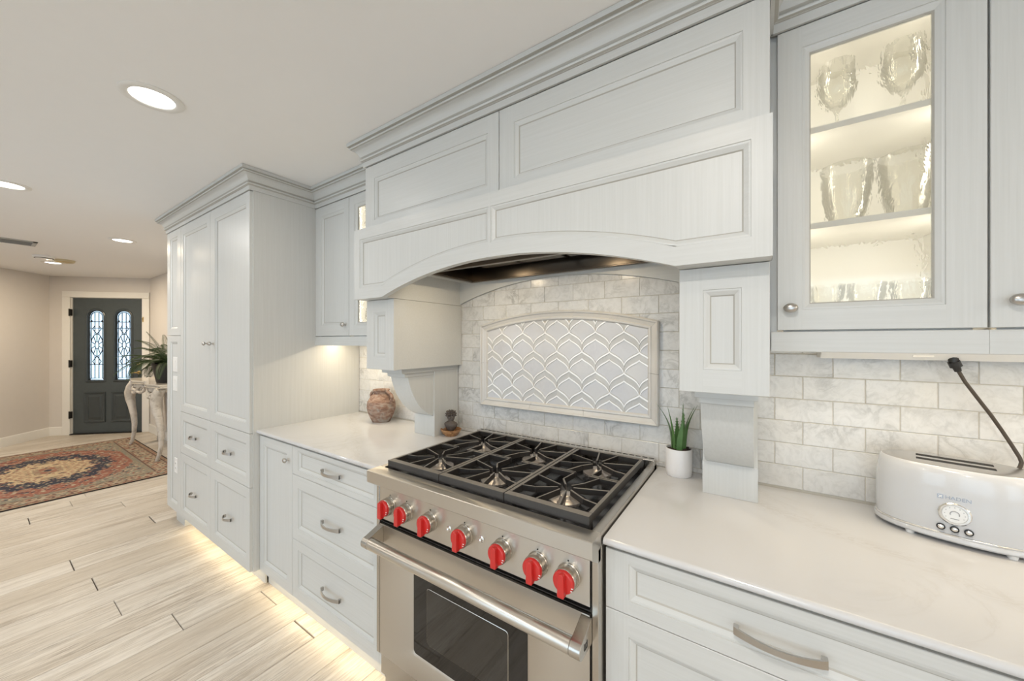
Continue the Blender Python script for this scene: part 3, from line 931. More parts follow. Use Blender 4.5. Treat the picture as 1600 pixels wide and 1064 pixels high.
for (p0, p1) in (PL, PR):
    xs2 = [p0 + (p1 - p0) * i / 24 for i in range(25)]
    if p1 > .615 > p0: xs2 = sorted(xs2 + [.615])
    if p0 < -.615 < p1: xs2 = sorted(xs2 + [-.615])
    def loop(e, d):
        f = lambda x: p0 + p1 - (p0 + p1) + ((x - p0) / (p1 - p0) * (p1 - p0 + 2 * e) + p0 - e)
        lo = [(f(x), YM + d, plo(f(x)) - e) for x in xs2]
        return lo + [(p1 + e, YM + d, PTZ + e), (p0 - e, YM + d, PTZ + e)]
    for i in range(5):
        A, B = loop(EXP[i], DEP[i]), loop(EXP[i + 1], DEP[i + 1])
        n = len(A)
        for k in range(n): m.quad(A[k], A[(k + 1) % n], B[(k + 1) % n], B[k], (3, 1, 1, 1, 2)[i])
    fields.append(loop(0, DEP[5]))
# sloped cap of the mantel up to the hood doors, and its ends
m.quad((-.828, YM, ZT), (.826, YM, ZT), (.826, YH + .001, ZT), (-.828, YH + .001, ZT), 1)
for x, fl in ((-.828, 1), (.826, -1)):
    p = [(x, YM, MA(x)), (x, YM, ZT), (x, -.465, ZT), (x, -.465, MA(x))]
    m.add(p, [list(range(4))[::fl]], 0)
for s in (-1, 1):
    a, b = (-.828, -.615) if s < 0 else (.615, .826)
    m.box(a + (.001 if s < 0 else -.001), b + (.001 if s < 0 else -.001), YM + .0265, -.468, 1.6295, 1.74, 1)
man = m.build('mantel', CAB, hood, smooth=0)
for fl in fields:
    p = MB(); p.add(fl, [list(range(len(fl)))]); p.build('panel', PV, man, smooth=0)
# piers
YP = -.475
for s in (-1, 1):
    x0, x1 = (.615, .822) if s > 0 else (-.822, -.615)
    m = MB()
    m.box(x0, x1, YP + .02, -.003, 1.292, 1.6285, 1)
    pr = m.build('pier', CAB, hood, smooth=0)
    c = (x0 + x1) / 2
    f = face_panel(hood, 'pier_front', x0, x1, 1.2905, 1.6280, YP, (c - .0255, c + .0255, 1.371, 1.549))
    # side lining of the cooking niche above the pier, up to the soffit
    xi0, xi1 = (.616, .64) if s > 0 else (-.64, -.616)
    m = MB(); m.box(xi0, xi1, -.512, -.003, 1.630, 1.775); m.build('niche_side', PH, hood, smooth=0)
    # corbel: slab, post, block, curved bracket
    cx0, cx1 = (.642, .799) if s > 0 else (-.799, -.642)
    m = MB()
    m.box(cx0 + .003, cx1, -.405, -.003, 1.2675, 1.2895, 1)
    m.box(cx0 + .003, cx1, -.395, -.003, 1.2655, 1.2675, 2)  # dark glaze lines drawn under the slabs for missing step shading
    m.box(cx0 + .012, cx1 - .010, -.378, -.003, 1.2475, 1.2655, 1)
    m.box(cx0 + .012, cx1 - .010, -.372, -.003, 1.2455, 1.2475, 2)
    m.box(cx0, cx1, -.188, -.003, .9145, 1.024, 0)
    m.box(cx0 + .001, cx1 - .001, -.186, -.003, 1.024, 1.2655, 0)
    pr_ = [(-.186, 1.2455), (-.358, 1.2455)]
    for i in range(1, 17):
        th = PI / 2 * i / 16
        ya = -.186 - .172 * math.cos(th); za = 1.2455 - .2215 * math.sin(th)
        lt = 1 - i / 16
        yl = -.186 - .172 * lt; zl = 1.2455 - .2215 * (1 - lt)
        pr_.append((ya * .62 + yl * .38, za * .62 + zl * .38))
    m.prism(pr_, 'x', cx0 + .013, cx1 - .011, 0)
    m.build('corbel', CAB, hood, smooth=35)
# board above the tiles with its arched lower edge, soffit, and the steel liner
m = MB()
xs = [-.616 + 1.232 * i / 40 for i in range(41)]
for a, b in zip(xs[:-1], xs[1:]):
    m.prism([(a, TA(a)), (b, TA(b)), (b, 1.775), (a, 1.775)], 'y', -.014, -.0005)
m.build('arched_back_board', PH, hood, smooth=0)
LX0, LX1, LY0, LY1 = -.50, .47, -.395, -.045
m = MB()
m.box(-.616, LX0 + .01, -.512, -.014, 1.762, 1.775); m.box(LX1 - .01, .616, -.512, -.014, 1.762, 1.775)
m.box(LX0 + .01, LX1 - .01, -.512, LY0 + .01, 1.762, 1.775); m.box(LX0 + .01, LX1 - .01, LY1 - .01, -.014, 1.762, 1.775)
m.build('soffit', PH, hood, smooth=0)
m = MB()
for (a, b, c, d) in ((LX0, LX1, LY0, LY0 + .022), (LX0, LX1, LY1 - .022, LY1), (LX0, LX0 + .022, LY0 + .022, LY1 - .022), (LX1 - .022, LX1, LY0 + .022, LY1 - .022)):
    m.box(a, b, c, d, 1.745, 1.762)
ix0, ix1, iy0, iy1 = LX0 + .02, LX1 - .02, LY0 + .02, LY1 - .02
m.box(ix0, ix0 + .004, iy0, iy1, 1.75, 1.90); m.box(ix1 - .004, ix1, iy0, iy1, 1.75, 1.90)
m.box(ix0, ix1, iy0, iy0 + .004, 1.75, 1.90); m.box(ix0, ix1, iy1 - .004, iy1, 1.75, 1.90); m.box(ix0, ix1, iy0, iy1, 1.895, 1.90)
ln = m.build('liner', M_LINER, hood, bevel=.002)
for hx_ in (-0.30, 0.24):  # fixtures made up for the added lamps
    m = MB(); m.lathe([(.042, 0), (.042, .006), (.034, .008), (.0, .008)], (hx_, -.33, 1.803), '-z', 20, cap=False); m.build('added_hood_light', M_STEELV, ln, smooth=40)
m = MB()
for k in range(3):
    a = ix0 + .13 + k * .235
    m.prism([(a, 1.80), (a + .21, 1.80), (a + .20, 1.815), (a + .01, 1.815)], 'y', iy0 + .05, iy1 - .05)
m.build('baffle_filter', M_STEELV, ln, smooth=0)

# base cabinets ------------------------------------------------------------------------
YBF = -.642
bl = thing('base_cabinet', 'base cabinet left of the range with a narrow door and three drawers', 'cabinet', (-1.04, -.32, 0))
m = MB(); m.box(-1.602, -.462, YBF + .0205, -.003, .10, .893); m.build('body', PV, bl, smooth=0)
m = MB(); m.box(-1.601, -1.598, YBF + .003, YBF + .02, .10, .89); m.box(-1.60, -.47, -.595, -.585, 0, .10); m.build('toe_kick', PH, bl, smooth=0)
d = face_panel(bl, 'door', -1.598, -1.2165, .100, .882, YBF, (-1.528, -1.293, .176, .816)); knob(d, -1.255, YBF, .803)
for z0, z1, hz0, hz1, hz in ((.738, .882, .783, .847, .812), (.403, .736, .484, .656, .570), (.100, .401, .181, .338, .252)):
    d = face_panel(bl, 'drawer', -1.2135, -.475, z0, z1, YBF, (-1.138, -.546, hz0, hz1)); pull(d, -.845, YBF, hz, .155)
br = thing('base_cabinet', 'base drawer cabinet right of the range below the toaster', 'cabinet', (.95, -.32, 0))
m = MB(); m.box(.4625, 1.9, YBF + .0205, -.003, .10, .893); m.box(.47, 1.9, -.595, -.585, 0, .10); m.build('body', PV, br, smooth=0)
for z0, z1, hz0, hz1, hz in ((.7285, .884, .783, .840, .800), (.403, .7265, .484, .653, .57), (.100, .401, .181, .338, .252)):
    d = face_panel(br, 'drawer', .4625, 1.199, z0, z1, YBF, (.5415, 1.122, hz0, hz1)); pull(d, .831, YBF, hz, .158)
    face_panel(br, 'drawer', 1.2015, 1.9, z0, z1, YBF, (1.28, 1.82, hz0, hz1))

def counter(name, label, x0, x1):
    prof = [(-.003, .8945)] + [(-.6485 - .0095 * math.sin(a), .9042 - .0097 * math.cos(a)) for a in [PI * i / 10 for i in range(11)]] + [(-.003, .9139)]
    m = MB(); m.prism(prof, 'x', x0, x1)
    o = m.build(name, M_QUARTZ, origin=((x0 + x1) / 2, -.33, .894), smooth=40)
    return tag(o, label, 'countertop')
counter('countertop', 'pale quartz countertop left of the range, holding the clay urn', -1.6025, -.462)
counter('countertop', 'pale quartz countertop right of the range, holding the toaster', .4605, 1.9)

# ------------------------------------------------------------------ range
rg = thing('gas_range', 'stainless six-burner gas range with seven red knobs and black grates', 'range', (0, -.34, 0))
HX = .457
m = MB()
m.box(-HX, HX, -.66, -.022, .10, .893)
m.box(-HX, -.4395, -.681, -.66, .20, .893); m.box(.4395, HX, -.681, -.66, .20, .893)
m.box(-HX, -.36, -.64, -.56, 0, .10); m.box(.36, HX, -.64, -.56, 0, .10)
m.build('body', M_STEELV, rg, bevel=.0015)
# sloped/bullnose front ledge and side rails of the cooktop
m = MB()
m.prism([(-.665, .930), (-.7222, .930), (-.7240, .9282), (-.7240, .886), (-.7225, .884), (-.683, .859), (-.665, .859)], 'x', -HX, HX)
m.build('bullnose', M_STEEL, rg, smooth=25)
for a, b in ((-HX, -.432), (.432, HX)):
    m = MB(); m.box(a, b, -.665, -.0215, .893, .930); m.build('side_rail', M_STEELV, rg, bevel=.0015)
m = MB(); m.box(-.432, .432, -.665, -.022, .893, .906); m.build('burner_pan', M_DECK, rg, smooth=0)
m = MB(); m.box(-HX, HX, -.058, -.022, .906, .9505); vt = m.build('vent_trim', M_STEELV, rg, bevel=.0015)
m = MB()
for k in range(34):
    x = -.44 + .88 * k / 33
    m.box(x - .0095, x + .0095, -.034, -.027, .9503, .9511)
stuff(m.build('vent_slots', M_SHADE, vt, smooth=0))
# control panel, slot and pilot lights
m = MB(); m.box(-.4340, .4340, -.682, -.66, .737, .862); m.build('control_panel', M_STEEL, rg, smooth=0)
m = MB(); m.box(-.4340, .4340, -.672, -.66, .717, .737); m.box(-.4395, -.4340, -.672, -.655, .20, .89); m.box(.4340, .4395, -.672, -.655, .20, .89); m.box(-.432, .432, -.681, -.672, .7255, .7275); m.build('vent_slot', M_BLACK, rg, smooth=0)
for x, z, r in ((-.062, .800, .0095), (.076, .806, .0105)):
    m = MB(); m.lathe([(r, 0), (r, .003), (r * .6, .005), (r * .6, .012), (r * .3, .014)], (x, -.682, z), '-y', 14); m.build('igniter_nut', M_CHROME, rg, smooth=40)
for x in (-.37, -.275, -.152, .007, .158, .28, .375):
    m = MB(); m.lathe([(.0022, 0), (.0022, .0015), (.0012, .002)], (x - .002, -.682, .838), '-y', 8); m.build('pilot_light', M_BRONZE, rg, smooth=0)
KZ = .800
for x in (-.37, -.275, -.152, .007, .158, .28, .375):
    m = MB(); m.lathe([(.0335, 0), (.0335, .005), (.0322, .0065), (.0318, .027), (.0300, .030), (.028, .030)], (x, -.682, KZ), '-y', 32)
    bz = m.build('knob_bezel', M_STEELV, rg, smooth=35)
    m = MB()
    m.lathe([(.0295, .0290), (.0300, .031), (.0297, .037), (.0275, .0405), (.0, .041)], (x, -.682, KZ), '-y', 32, cap=False)
    # grip bar
    g = [(-.0085, -.0325), (.0085, -.0325), (.0100, -.027), (.0085, .0), (.0080, .0235), (.004, .0285), (-.004, .0285), (-.0080, .0235), (-.0085, .0), (-.0100, -.027)]
    m.prism([(x + a, KZ + b) for a, b in g], 'y', -.682 - .0535, -.682 - .036)
    m.build('knob', M_RED, bz, smooth=30, bevel=.0015)
    m = MB()
    for a, b in ((.0, .0272), (.0270, -.005), (.0250, -.012)):
        m.box(x + a - .0025, x + a + .0025, -.682 - .0412, -.682 - .0398, KZ + b - .001, KZ + b + .001)
    m.build('knob_mark', M_WHITE, bz, smooth=0)
# oven door
m = MB()
GX, GZ0, GZ1 = .243, .295, .590
yd0, yd1 = -.6825, -.662
DX, DZ0, DZ1 = .4340, .205, .715
def rr(x, z0, z1, r, n=5):
    p = []
    for cx, cz, a0 in ((x - r, z1 - r, 0), (-x + r, z1 - r, PI / 2), (-x + r, z0 + r, PI), (x - r, z0 + r, 3 * PI / 2)):
        for i in range(n + 1):
            a = a0 + PI / 2 * i / n; p.append((cx + r * math.cos(a), cz + r * math.sin(a)))
    return p
L1 = rr(GX + .010, GZ0 - .010, GZ1 + .010, .022); L2 = rr(GX, GZ0, GZ1, .014); L0 = rr(DX, DZ0, DZ1, .002)
n = len(L1)
v = [(p[0], yd0, p[1]) for p in L0] + [(p[0], yd0, p[1]) for p in L1] + [(p[0], yd0 + .004, p[1]) for p in L2] + [(p[0], yd1, p[1]) for p in L0]
f = []
for i in range(n):
    j = (i + 1) % n
    f += [(i, n + i, n + j, j), (n + i, 2 * n + i, 2 * n + j, n + j), (3 * n + i, i, j, 3 * n + j)]
m.add(v, f)
od = m.build('oven_door', M_STEEL, rg, smooth=25)
m = MB(); m.prism(L2, 'y', yd0 + .0038, yd0 + .008); m.build('window_glass', M_GLASSBLK, od, smooth=0)
m = MB(); q0 = rr(GX - .068, GZ0 + .060, GZ1 - .035, .012); q1 = rr(GX - .0695, GZ0 + .0615, GZ1 - .0365, .0105)
v = [(p[0], yd0 + .0036, p[1]) for p in q0] + [(p[0], yd0 + .0028, p[1]) for p in q1]; n = len(q0)
m.add(v, [(i, n + i, n + (i + 1) % n, (i + 1) % n) for i in range(n)])
m.build('glass_border', M_STEELV, od, smooth=0)
m = MB(); m.add([(p[0], yd0 + .0029, p[1]) for p in q1], [list(range(n))[::-1]]); m.build('inner_glass', M_OVENIN, od, smooth=0)
# handle: tube on two brackets with flat end caps
HY, HZ, HR = -.742, .668, .0205
m = MB()
v0 = len(m.v)
m.tube([(-.409, HY, HZ), (.409, HY, HZ)], HR, 24)
hd = m.build('door_handle', M_STEEL, od, smooth=40)
for s in (-1, 1):
    a, b = (.410, .440) if s > 0 else (-.440, -.410)
    m = MB()
    prof = [(-.6825, .712), (-.6825, .646)] + [(HY + HR * 1.05 * math.cos(t), HZ + HR * 1.05 * math.sin(t)) for t in [PI * 1.5 - PI * i / 12 for i in range(13)]]
    m.prism(prof, 'x', a, b); m.build('handle_bracket', M_STEELV, hd, smooth=35, bevel=.001)
    if s > 0:
        m = MB()   # small square emblem on the end cap
        xx = .4405; yc, zc, w = HY + .018, HZ + .002, .0085
        def bar2(y0, z0, y1, z1): m.tube([(xx, y0, z0), (xx, y1, z1)], .0008, 6)
        bar2(yc - w, zc + w, yc - w, zc - w); bar2(yc - w, zc - w, yc + w, zc - w); bar2(yc + w, zc - w, yc + w, zc + w)
        bar2(yc - w * .1, zc - w * .9, yc - w * .1, zc + w * .5); bar2(yc - w * .1, zc + w * .5, yc + w * .6, zc + w * .5)
        m.build('emblem', M_BRONZE, hd, smooth=0)
m = MB(); m.box(-.425, .425, -.668, -.65, .105, .199); m.build('kick_panel', M_STEELV, rg, bevel=.002)
# grates
GY0, GY1 = -.655, -.078
for gx0 in (-.421, -.1395, .142):
    gx1 = gx0 + .279
    m = MB(); zt, zb = .957, .934
    m.box(gx0, gx1, GY0, GY0 + .026, .931, zt); m.box(gx0, gx1, GY1 - .016, GY1, zb, zt)
    m.box(gx0, gx0 + .0125, GY0 + .026, GY1 - .016, zb, zt); m.box(gx1 - .0125, gx1, GY0 + .026, GY1 - .016, zb, zt)
    for qx in (gx0, gx1 - .03):
        for qy in (GY0, GY1 - .03): m.box(qx, qx + .03, qy, qy + .03, .9065, zb)
    xc = (gx0 + gx1) / 2
    ymid = (GY0 + GY1) / 2
    W = .0060
    for yc in (-.505, -.222):
        for s in (-1, 1):
            ex = gx0 + .006 if s < 0 else gx1 - .006
            m.bar((ex, yc + .050), (xc + s * .022, yc + .010), W, .938, zt)
            # kinked lower finger
            m.bar((ex - s * .0, yc - .062), (ex - s * .050, yc - .050), W, .938, zt)
            m.bar((ex - s * .050, yc - .050), (xc + s * .022, yc - .010), W, .938, zt)
            fy = GY0 + .02 if yc < -.4 else GY1 - .012
            d = -1 if yc < -.4 else 1
            m.bar((xc + s * .040, fy), (xc + s * .010, yc + d * .022), W, .938, zt)
            m.bar((xc + s * .010, yc - d * .022), (xc + s * .038, yc - d * .062), W, .938, zt)
            m.bar((xc + s * .038, yc - d * .062), (xc + s * (.030 if s * d > 0 else .066), ymid + .004 * d), W, .938, zt)
            m.bar((ex, ymid + .006 * d), (xc + s * .028, ymid + .006 * d), W, .938, zt)
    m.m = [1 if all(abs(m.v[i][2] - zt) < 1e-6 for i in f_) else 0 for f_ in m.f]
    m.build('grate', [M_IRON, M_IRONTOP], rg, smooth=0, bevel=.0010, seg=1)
    for yc in (-.505, -.222):
        m = MB(); m.lathe([(.082, .9062), (.080, .9085), (.060, .911), (.056, .914), (.0, .914)], (xc, yc, 0), 'z', 32, cap=False)
        bn = m.build('burner', M_DECK, rg, smooth=40)
        m = MB(); m.lathe([(.053, .912), (.053, .921), (.046, .925), (.036, .927), (.030, .930), (.026, .935), (.018, .938), (.0, .9385)], (xc, yc, 0), 'z', 32, cap=False)
        for k in range(24):
            a = 2 * PI * k / 24
            m.box(xc + .0525 * math.cos(a) - .002, xc + .0525 * math.cos(a) + .002, yc + .0525 * math.sin(a) - .002, yc + .0525 * math.sin(a) + .002, .913, .920)
        m.build('burner_head', M_BURN, bn, smooth=40)

# ------------------------------------------------------------------ counter objects
CT = .9140
# clay urn
UX, UY = -1.203, -.108
urn = thing('clay_urn', 'weathered terracotta urn with small loop handles on the left countertop', 'urn', (UX, UY, CT))
m = MB()
pr = [(.0, .0), (.055, .0), (.058, .004), (.066, .02), (.078, .045), (.088, .075), (.0905, .092), (.0925, .0945), (.0905, .098), (.0905, .115), (.087, .135), (.0865, .1365), (.084, .138), (.072, .160), (.058, .176), (.049, .183), (.0475, .188), (.047, .198), (.050, .202), (.0545, .206), (.0545, .212), (.048, .2125), (.042, .206), (.041, .19), (.045, .175), (.0, .17)]
pr = [(r * .965, h * .965) for r, h in pr]; m.lathe(pr, (UX, UY, CT), 'z', 40, cap=False)
m.build('vessel', M_TERRA, urn, smooth=40)
for ang in (0.02, 3.16):
    m = MB(); ca, sa = math.cos(ang), math.sin(ang)
    pts = []
    for i in range(11):
        t = i / 10
        r = .052 + .0 * t + .036 * math.sin(PI * t * .55) + .022 * math.sin(PI * t)
        pts.append((UX + ca * r, UY + sa * r, CT + .196 - .066 * t + .006 * math.sin(PI * t)))
    m.tube(pts, .0095, 8)
    m.build('loop_handle', M_TERRA, urn)
# wooden dish and the small bust standing in it
BX, BY = -.588, -.118
m = MB(); m.lathe([(.0, 0), (.034, 0), (.036, .003), (.046, .012), (.055, .026), (.0595, .036), (.0575, .0365), (.052, .026), (.042, .012), (.0, .008)], (BX, BY, CT), 'z', 36, 1.0, .92, cap=False)
tag(m.build('wooden_dish', M_BOWL, origin=(BX, BY, CT), smooth=45), 'small round brown wooden dish on the countertop beside the burner grates', 'dish')
bust = thing('bust_figurine', 'small dark carved bust figurine with a spiky crown, standing in the wooden dish', 'figurine', (BX, BY, CT + .008))
bz_ = CT + .008
m = MB()
m.lathe([(.0, 0), (.021, 0), (.022, .006), (.017, .011), (.015, .016), (.021, .022), (.030, .032), (.039, .045), (.0415, .054), (.037, .062), (.024, .068), (.0165, .072), (.0165, .076), (.020, .080), (.0235, .088), (.0240, .097), (.0185, .107), (.011, .113), (.0, .115)], (BX, BY, bz_), 'z', 28, 1.0, .68, cap=False)
fx, fy = .58, -.81    # face direction
def fp(a, o, z): return (BX + fx * o - fy * a * -1 * 0 + (-fy) * a, BY + fy * o + fx * a, bz_ + z)
m.tube([fp(0, .0165, .099), fp(0, .0215, .093), fp(0, .0175, .0905)], [.002, .0035, .003], 6)
for s in (-1, 1):
    m.tube([fp(s * .004, .0155, .0995), fp(s * .0105, .0135, .0998)], [.002, .0022], 6)
m.tube([fp(-.005, .0150, .0865), fp(.005, .0150, .0865)], .0017, 6)
m.build('body', M_BUST, bust, smooth=50)
rb = random.Random(5)
m = MB()
for ring, (cnt, el, r0, L) in enumerate(((15, .05, .020, .011), (15, .42, .021, .014), (12, .80, .019, .019), (7, 1.22, .012, .024))):
    for k in range(cnt):
        a = 2 * PI * (k + .5 * (ring % 2)) / cnt
        d = Vector((math.cos(a) * math.cos(el), math.sin(a) * math.cos(el), math.sin(el)))
        if ring < 1 and d.x * fx + d.y * fy > .75: continue
        p = Vector((BX, BY, bz_ + .098)) + d * r0
        m.tube([p, p + d * L * .5 + Vector((0, 0, .002)), p + d * L], [.0056, .0050, .0012], 5)
m.build('spiky_crown', M_BUST, bust)
# aloe
AX, AY = .546, -.054
aloe = thing('potted_aloe', 'small spiky green aloe in a plain white pot beside the right corbel', 'potted plant', (AX, AY, CT))
m = MB(); m.lathe([(.0, 0), (.044, 0), (.0465, .003), (.0475, .020), (.0475, .100), (.0465, .1035), (.0445, .1035), (.0435, .098), (.0435, .088), (.0, .088)], (AX, AY, CT), 'z', 40, cap=False)
m.build('pot', M_POTW, aloe, smooth=40)
m = MB(); m.lathe([(.0432, .086), (.040, .097), (.028, .102), (.015, .098), (.0, .101)], (AX, AY, CT), 'z', 20, cap=False)
rs = random.Random(2)
for k in range(14):
    a = rs.uniform(0, 2 * PI); r = rs.uniform(.01, .036); s = .006
    m.box(AX + r * math.cos(a) - s, AX + r * math.cos(a) + s, AY + r * math.sin(a) - s, AY + r * math.sin(a) + s, CT + .095, CT + rs.uniform(.101, .108))
m.build('soil', M_SOIL, aloe, smooth=0)
def aloe_leaf(base, tip, bow, w):
    b, t = Vector(base), Vector(tip)
    ax = (t - b); L = ax.length; ax.normalize()
    c = Vector((AX, AY, b.z)); out = (t - c); out.z = 0
    out = out.normalized() if out.length > .004 else Vector((0, -1, 0))
    side = ax.cross(out).normalized(); out = side.cross(ax).normalized()
    mm = MB(); N = 12; v = []; f = []
    for i in range(N + 1):
        q = i / N
        p = b + (t - b) * q + out * bow * math.sin(PI * q)
        ww = 1.35 * w * (1 - q ** 1.6) * (.85 + .3 * math.sin(PI * min(1, q * 1.4))) + .0006
        v += [p - side * ww, p + out * ww * .45, p + side * ww, p - out * ww * -.10 + out * -.002 * (1 - q)]
    for i in range(N):
        for k in range(4):
            k2 = (k + 1) % 4; f.append((i * 4 + k, i * 4 + k2, i * 4 + 4 + k2, i * 4 + 4 + k))
    f += [(3, 2, 1, 0), (N * 4, N * 4 + 1, N * 4 + 2, N * 4 + 3)]
    mm.add(v, f)
    for i in range(1, N):
        q = (i + .2) / N
        for s in (-1, 1):
            p = b + (t - b) * q + out * bow * math.sin(PI * q)
            ww = 1.35 * w * (1 - q ** 1.6) * (.85 + .3 * math.sin(PI * min(1, q * 1.4))) + .0006
            e = p + side * s * ww
            mm.add([e - ax * .0026, e + ax * .0026, e + side * s * .0034 + ax * .002, e + out * .001], [(0, 1, 2), (0, 2, 3), (1, 3, 2)])
    mm.build('leaf', M_ALOE, aloe, smooth=40)
zb_ = CT + .094
for tp, bs, bow, w in (((.465, -.062, 1.182), (-.022, -.006), -.020, .0085), ((.508, -.070, 1.175), (-.012, -.014), -.006, .0115), ((.560, -.045, 1.190), (.002, .006), .003, .0105),
                       ((.569, -.085, 1.160), (.008, -.020), .0, .0125), ((.612, -.060, 1.188), (.020, -.008), -.014, .0115), ((.599, -.032, 1.178), (.020, .012), -.016, .0085), ((.535, -.030, 1.13), (-.006, .016), 0, .009)):
    aloe_leaf((AX + bs[0], AY + bs[1], zb_), tp, bow, w)

# toaster --------------------------------------------------------------------------
TX, TY, TR = 1.234, -.124, math.radians(-13.5)
toast = thing('toaster', 'pearl white retro toaster with chrome top and round dial on the right countertop', 'toaster', (TX, TY, CT))
def tw(p):
    c, s = math.cos(TR), math.sin(TR)
    return (TX + p[0] * c - p[1] * s, TY + p[0] * s + p[1] * c, p[2])
def sup(a, b, n, N=64):
    out = []
    for k in range(N):
        t = 2 * PI * k / N; c, s = math.cos(t), math.sin(t)
        out.append((a * math.copysign(abs(c) ** (2 / n), c), b * math.copysign(abs(s) ** (2 / n), s)))
    return out
def loft(levels, mat, name, parent=toast, smooth=40, cap=True):
    mm = MB(); N = 64; v = []; f = []
    for a, b, n, z in levels: v += [(x, y, CT + z) for x, y in sup(a, b, n, N)]
    for i in range(len(levels) - 1):
        for k in range(N):
            k2 = (k + 1) % N; f.append((i * N + k, i * N + k2, (i + 1) * N + k2, (i + 1) * N + k))
    if cap: f += [list(range(N))[::-1], [(len(levels) - 1) * N + k for k in range(N)]]
    mm.add(v, f); mm.xform(tw)
    return mm.build(name, mat, parent, smooth=smooth)
loft([(.150, .086, 2.25, .010), (.1535, .0895, 2.25, .014), (.1535, .0895, 2.25, .022), (.151, .0875, 2.25, .0245)], M_TOAST, 'base')
loft([(.1515, .0875, 2.25, .0245), (.1525, .0888, 2.25, .0255), (.1525, .0888, 2.25, .0285), (.1510, .0875, 2.25, .0295)], M_CHROME, 'base_trim')
loft([(.1490, .0855, 2.25, .0292), (.1500, .0865, 2.25, .045), (.1505, .0885, 2.25, .09), (.1495, .0900, 2.25, .13), (.1480, .0895, 2.2, .155), (.1455, .0880, 2.15, .172), (.1435, .0855, 2.1, .184), (.1410, .0825, 2.05, .1905), (.1385, .0800, 2.05, .1930)], M_TOAST, 'shell')
loft([(.1380, .0795, 2.05, .1915), (.1375, .0790, 2.05, .1935), (.133, .075, 2.05, .1942), (.10, .050, 2.05, .1955)], flat_metal('brushed_top_plate', (.60, .575, .545), .22), 'top_plate')
for yy in (.021, -.023):
    m = MB(); m.box(-.071, .063, yy - .0095, yy + .0095, CT + .190, CT + .1962); m.xform(tw); s = m.build('bread_slot', M_SHADE, toast, smooth=0)
for sx_ in (-1, 1):
    for sy_ in (-1, 1):
        m = MB(); m.lathe([(.008, 0), (.009, .004), (.009, .012)], (sx_ * .082, sy_ * .062, CT), 'z', 12); m.xform(tw); m.build('foot', M_WHITE, toast)
FY = -.0888; DXT = -.007
m = MB(); m.lathe([(.0275, 0), (.0275, .004), (.0255, .0062), (.0215, .0062), (.0205, .004), (.0205, .003)], (DXT, FY + .001, CT + .083), '-y', 40); m.xform(tw); dial = m.build('dial_ring', M_CHROME, toast, smooth=40)
m = MB(); m.lathe([(.0207, .0), (.0207, .0050), (.0, .0052)], (DXT, FY + .001, CT + .083), '-y', 32, cap=False); m.xform(tw); m.build('dial_face', M_WHITE, dial, smooth=0)
m = MB()
for k in range(9):
    a = math.radians(210 - 240 * k / 8)
    x, z = .0165 * math.cos(a), .0165 * math.sin(a)
    m.box(DXT + x - .0008, DXT + x + .0008, FY - .0046, FY - .0040, CT + .083 + z - .0008, CT + .083 + z + .0008)
m.tube([(DXT + .0075 * math.cos(math.radians(a)), FY - .0042, CT + .083 + .0075 * math.sin(math.radians(a))) for a in range(200, -30, -20)], .0011, 6)
m.box(DXT - .007, DXT + .007, FY - .0046, FY - .0040, CT + .083 - .0125, CT + .083 - .0105)
m.xform(tw); m.build('dial_marks', plain('dial_grey', (.35, .35, .36), .4), dial, smooth=0)
for k in (-1, 0, 1):
    m = MB(); m.lathe([(.0078, 0), (.0078, .0025), (.0060, .0030), (.0054, .0018)], (DXT + k * .0225, FY + .0015, CT + .0445), '-y', 24); m.xform(tw); b_ = m.build('button', M_BLACK, toast, smooth=40)
    m = MB(); m.lathe([(.0052, 0), (.0052, .0030), (.0040, .0040), (.0, .0042)], (DXT + k * .0225, FY + .0015, CT + .0445), '-y', 20, cap=False); m.xform(tw); m.build('button_cap', M_CHROME, b_, smooth=40)
    m = MB(); m.box(DXT + k * .0225 - .006, DXT + k * .0225 + .006, FY - .0004, FY + .0015, CT + .0330, CT + .0346); m.xform(tw); m.build('button_caption', plain('print_grey', (.45, .45, .45), .5), b_, smooth=0)
def letters(txt, size, loc, rot, mat, name, parent, depth=.0006):
    cu = bpy.data.curves.new(name, 'FONT'); cu.body = txt; cu.size = size; cu.extrude = depth; cu.align_x = 'CENTER'; cu.align_y = 'CENTER'
    to = bpy.data.objects.new(name + '_tmp', cu); COL.objects.link(to)
    bpy.context.view_layer.update()
    me = bpy.data.meshes.new_from_object(to.evaluated_get(bpy.context.evaluated_depsgraph_get()))
    bpy.data.objects.remove(to); bpy.data.curves.remove(cu)
    me.materials.clear(); me.materials.append(mat)
    o = bpy.data.objects.new(name, me); COL.objects.link(o); o.parent = parent
    o.location = Vector(loc) - ORG[parent]; o.rotation_euler = rot; ORG[o] = ORG[parent]
    return o
M_LOGO = plain('blue_grey_chrome', (.46, .52, .62), .2, .6)
m = MB(); m.box(-.0355, -.0255, FY - .0010, FY + .0015, CT + .1165, CT + .1265); m.xform(tw); lg = m.build('logo_mark', M_LOGO, toast, smooth=0)
m = MB()
for (a, b, c, d) in ((-.0335, .1185, -.0290, .1245), (-.0320, .1180, -.0275, .1240), (-.0335, .1245, -.0275, .1190)):
    m.tube([(a, FY - .0012, CT + b), (c, FY - .0012, CT + d)], .0006, 6)
m.xform(tw); m.build('logo_strokes', M_WHITE, lg, smooth=0)
letters('HADEN', .0125, tw((-.0015, FY - .0010, CT + .1213)), (PI / 2, 0, TR), M_LOGO, 'brand_lettering', toast)
m = MB()
m.tube([(1.2395, -.09, 1.388), (1.2405, -.0895, 1.372)], [.0105, .0100], 10)
m.tube([(1.2405, -.0895, 1.374), (1.246, -.087, 1.360)], [.0125, .0125], 10, flat=1.0)
m.tube([(1.246, -.087, 1.360), (1.250, -.085, 1.348)], [.0085, .0070], 10)
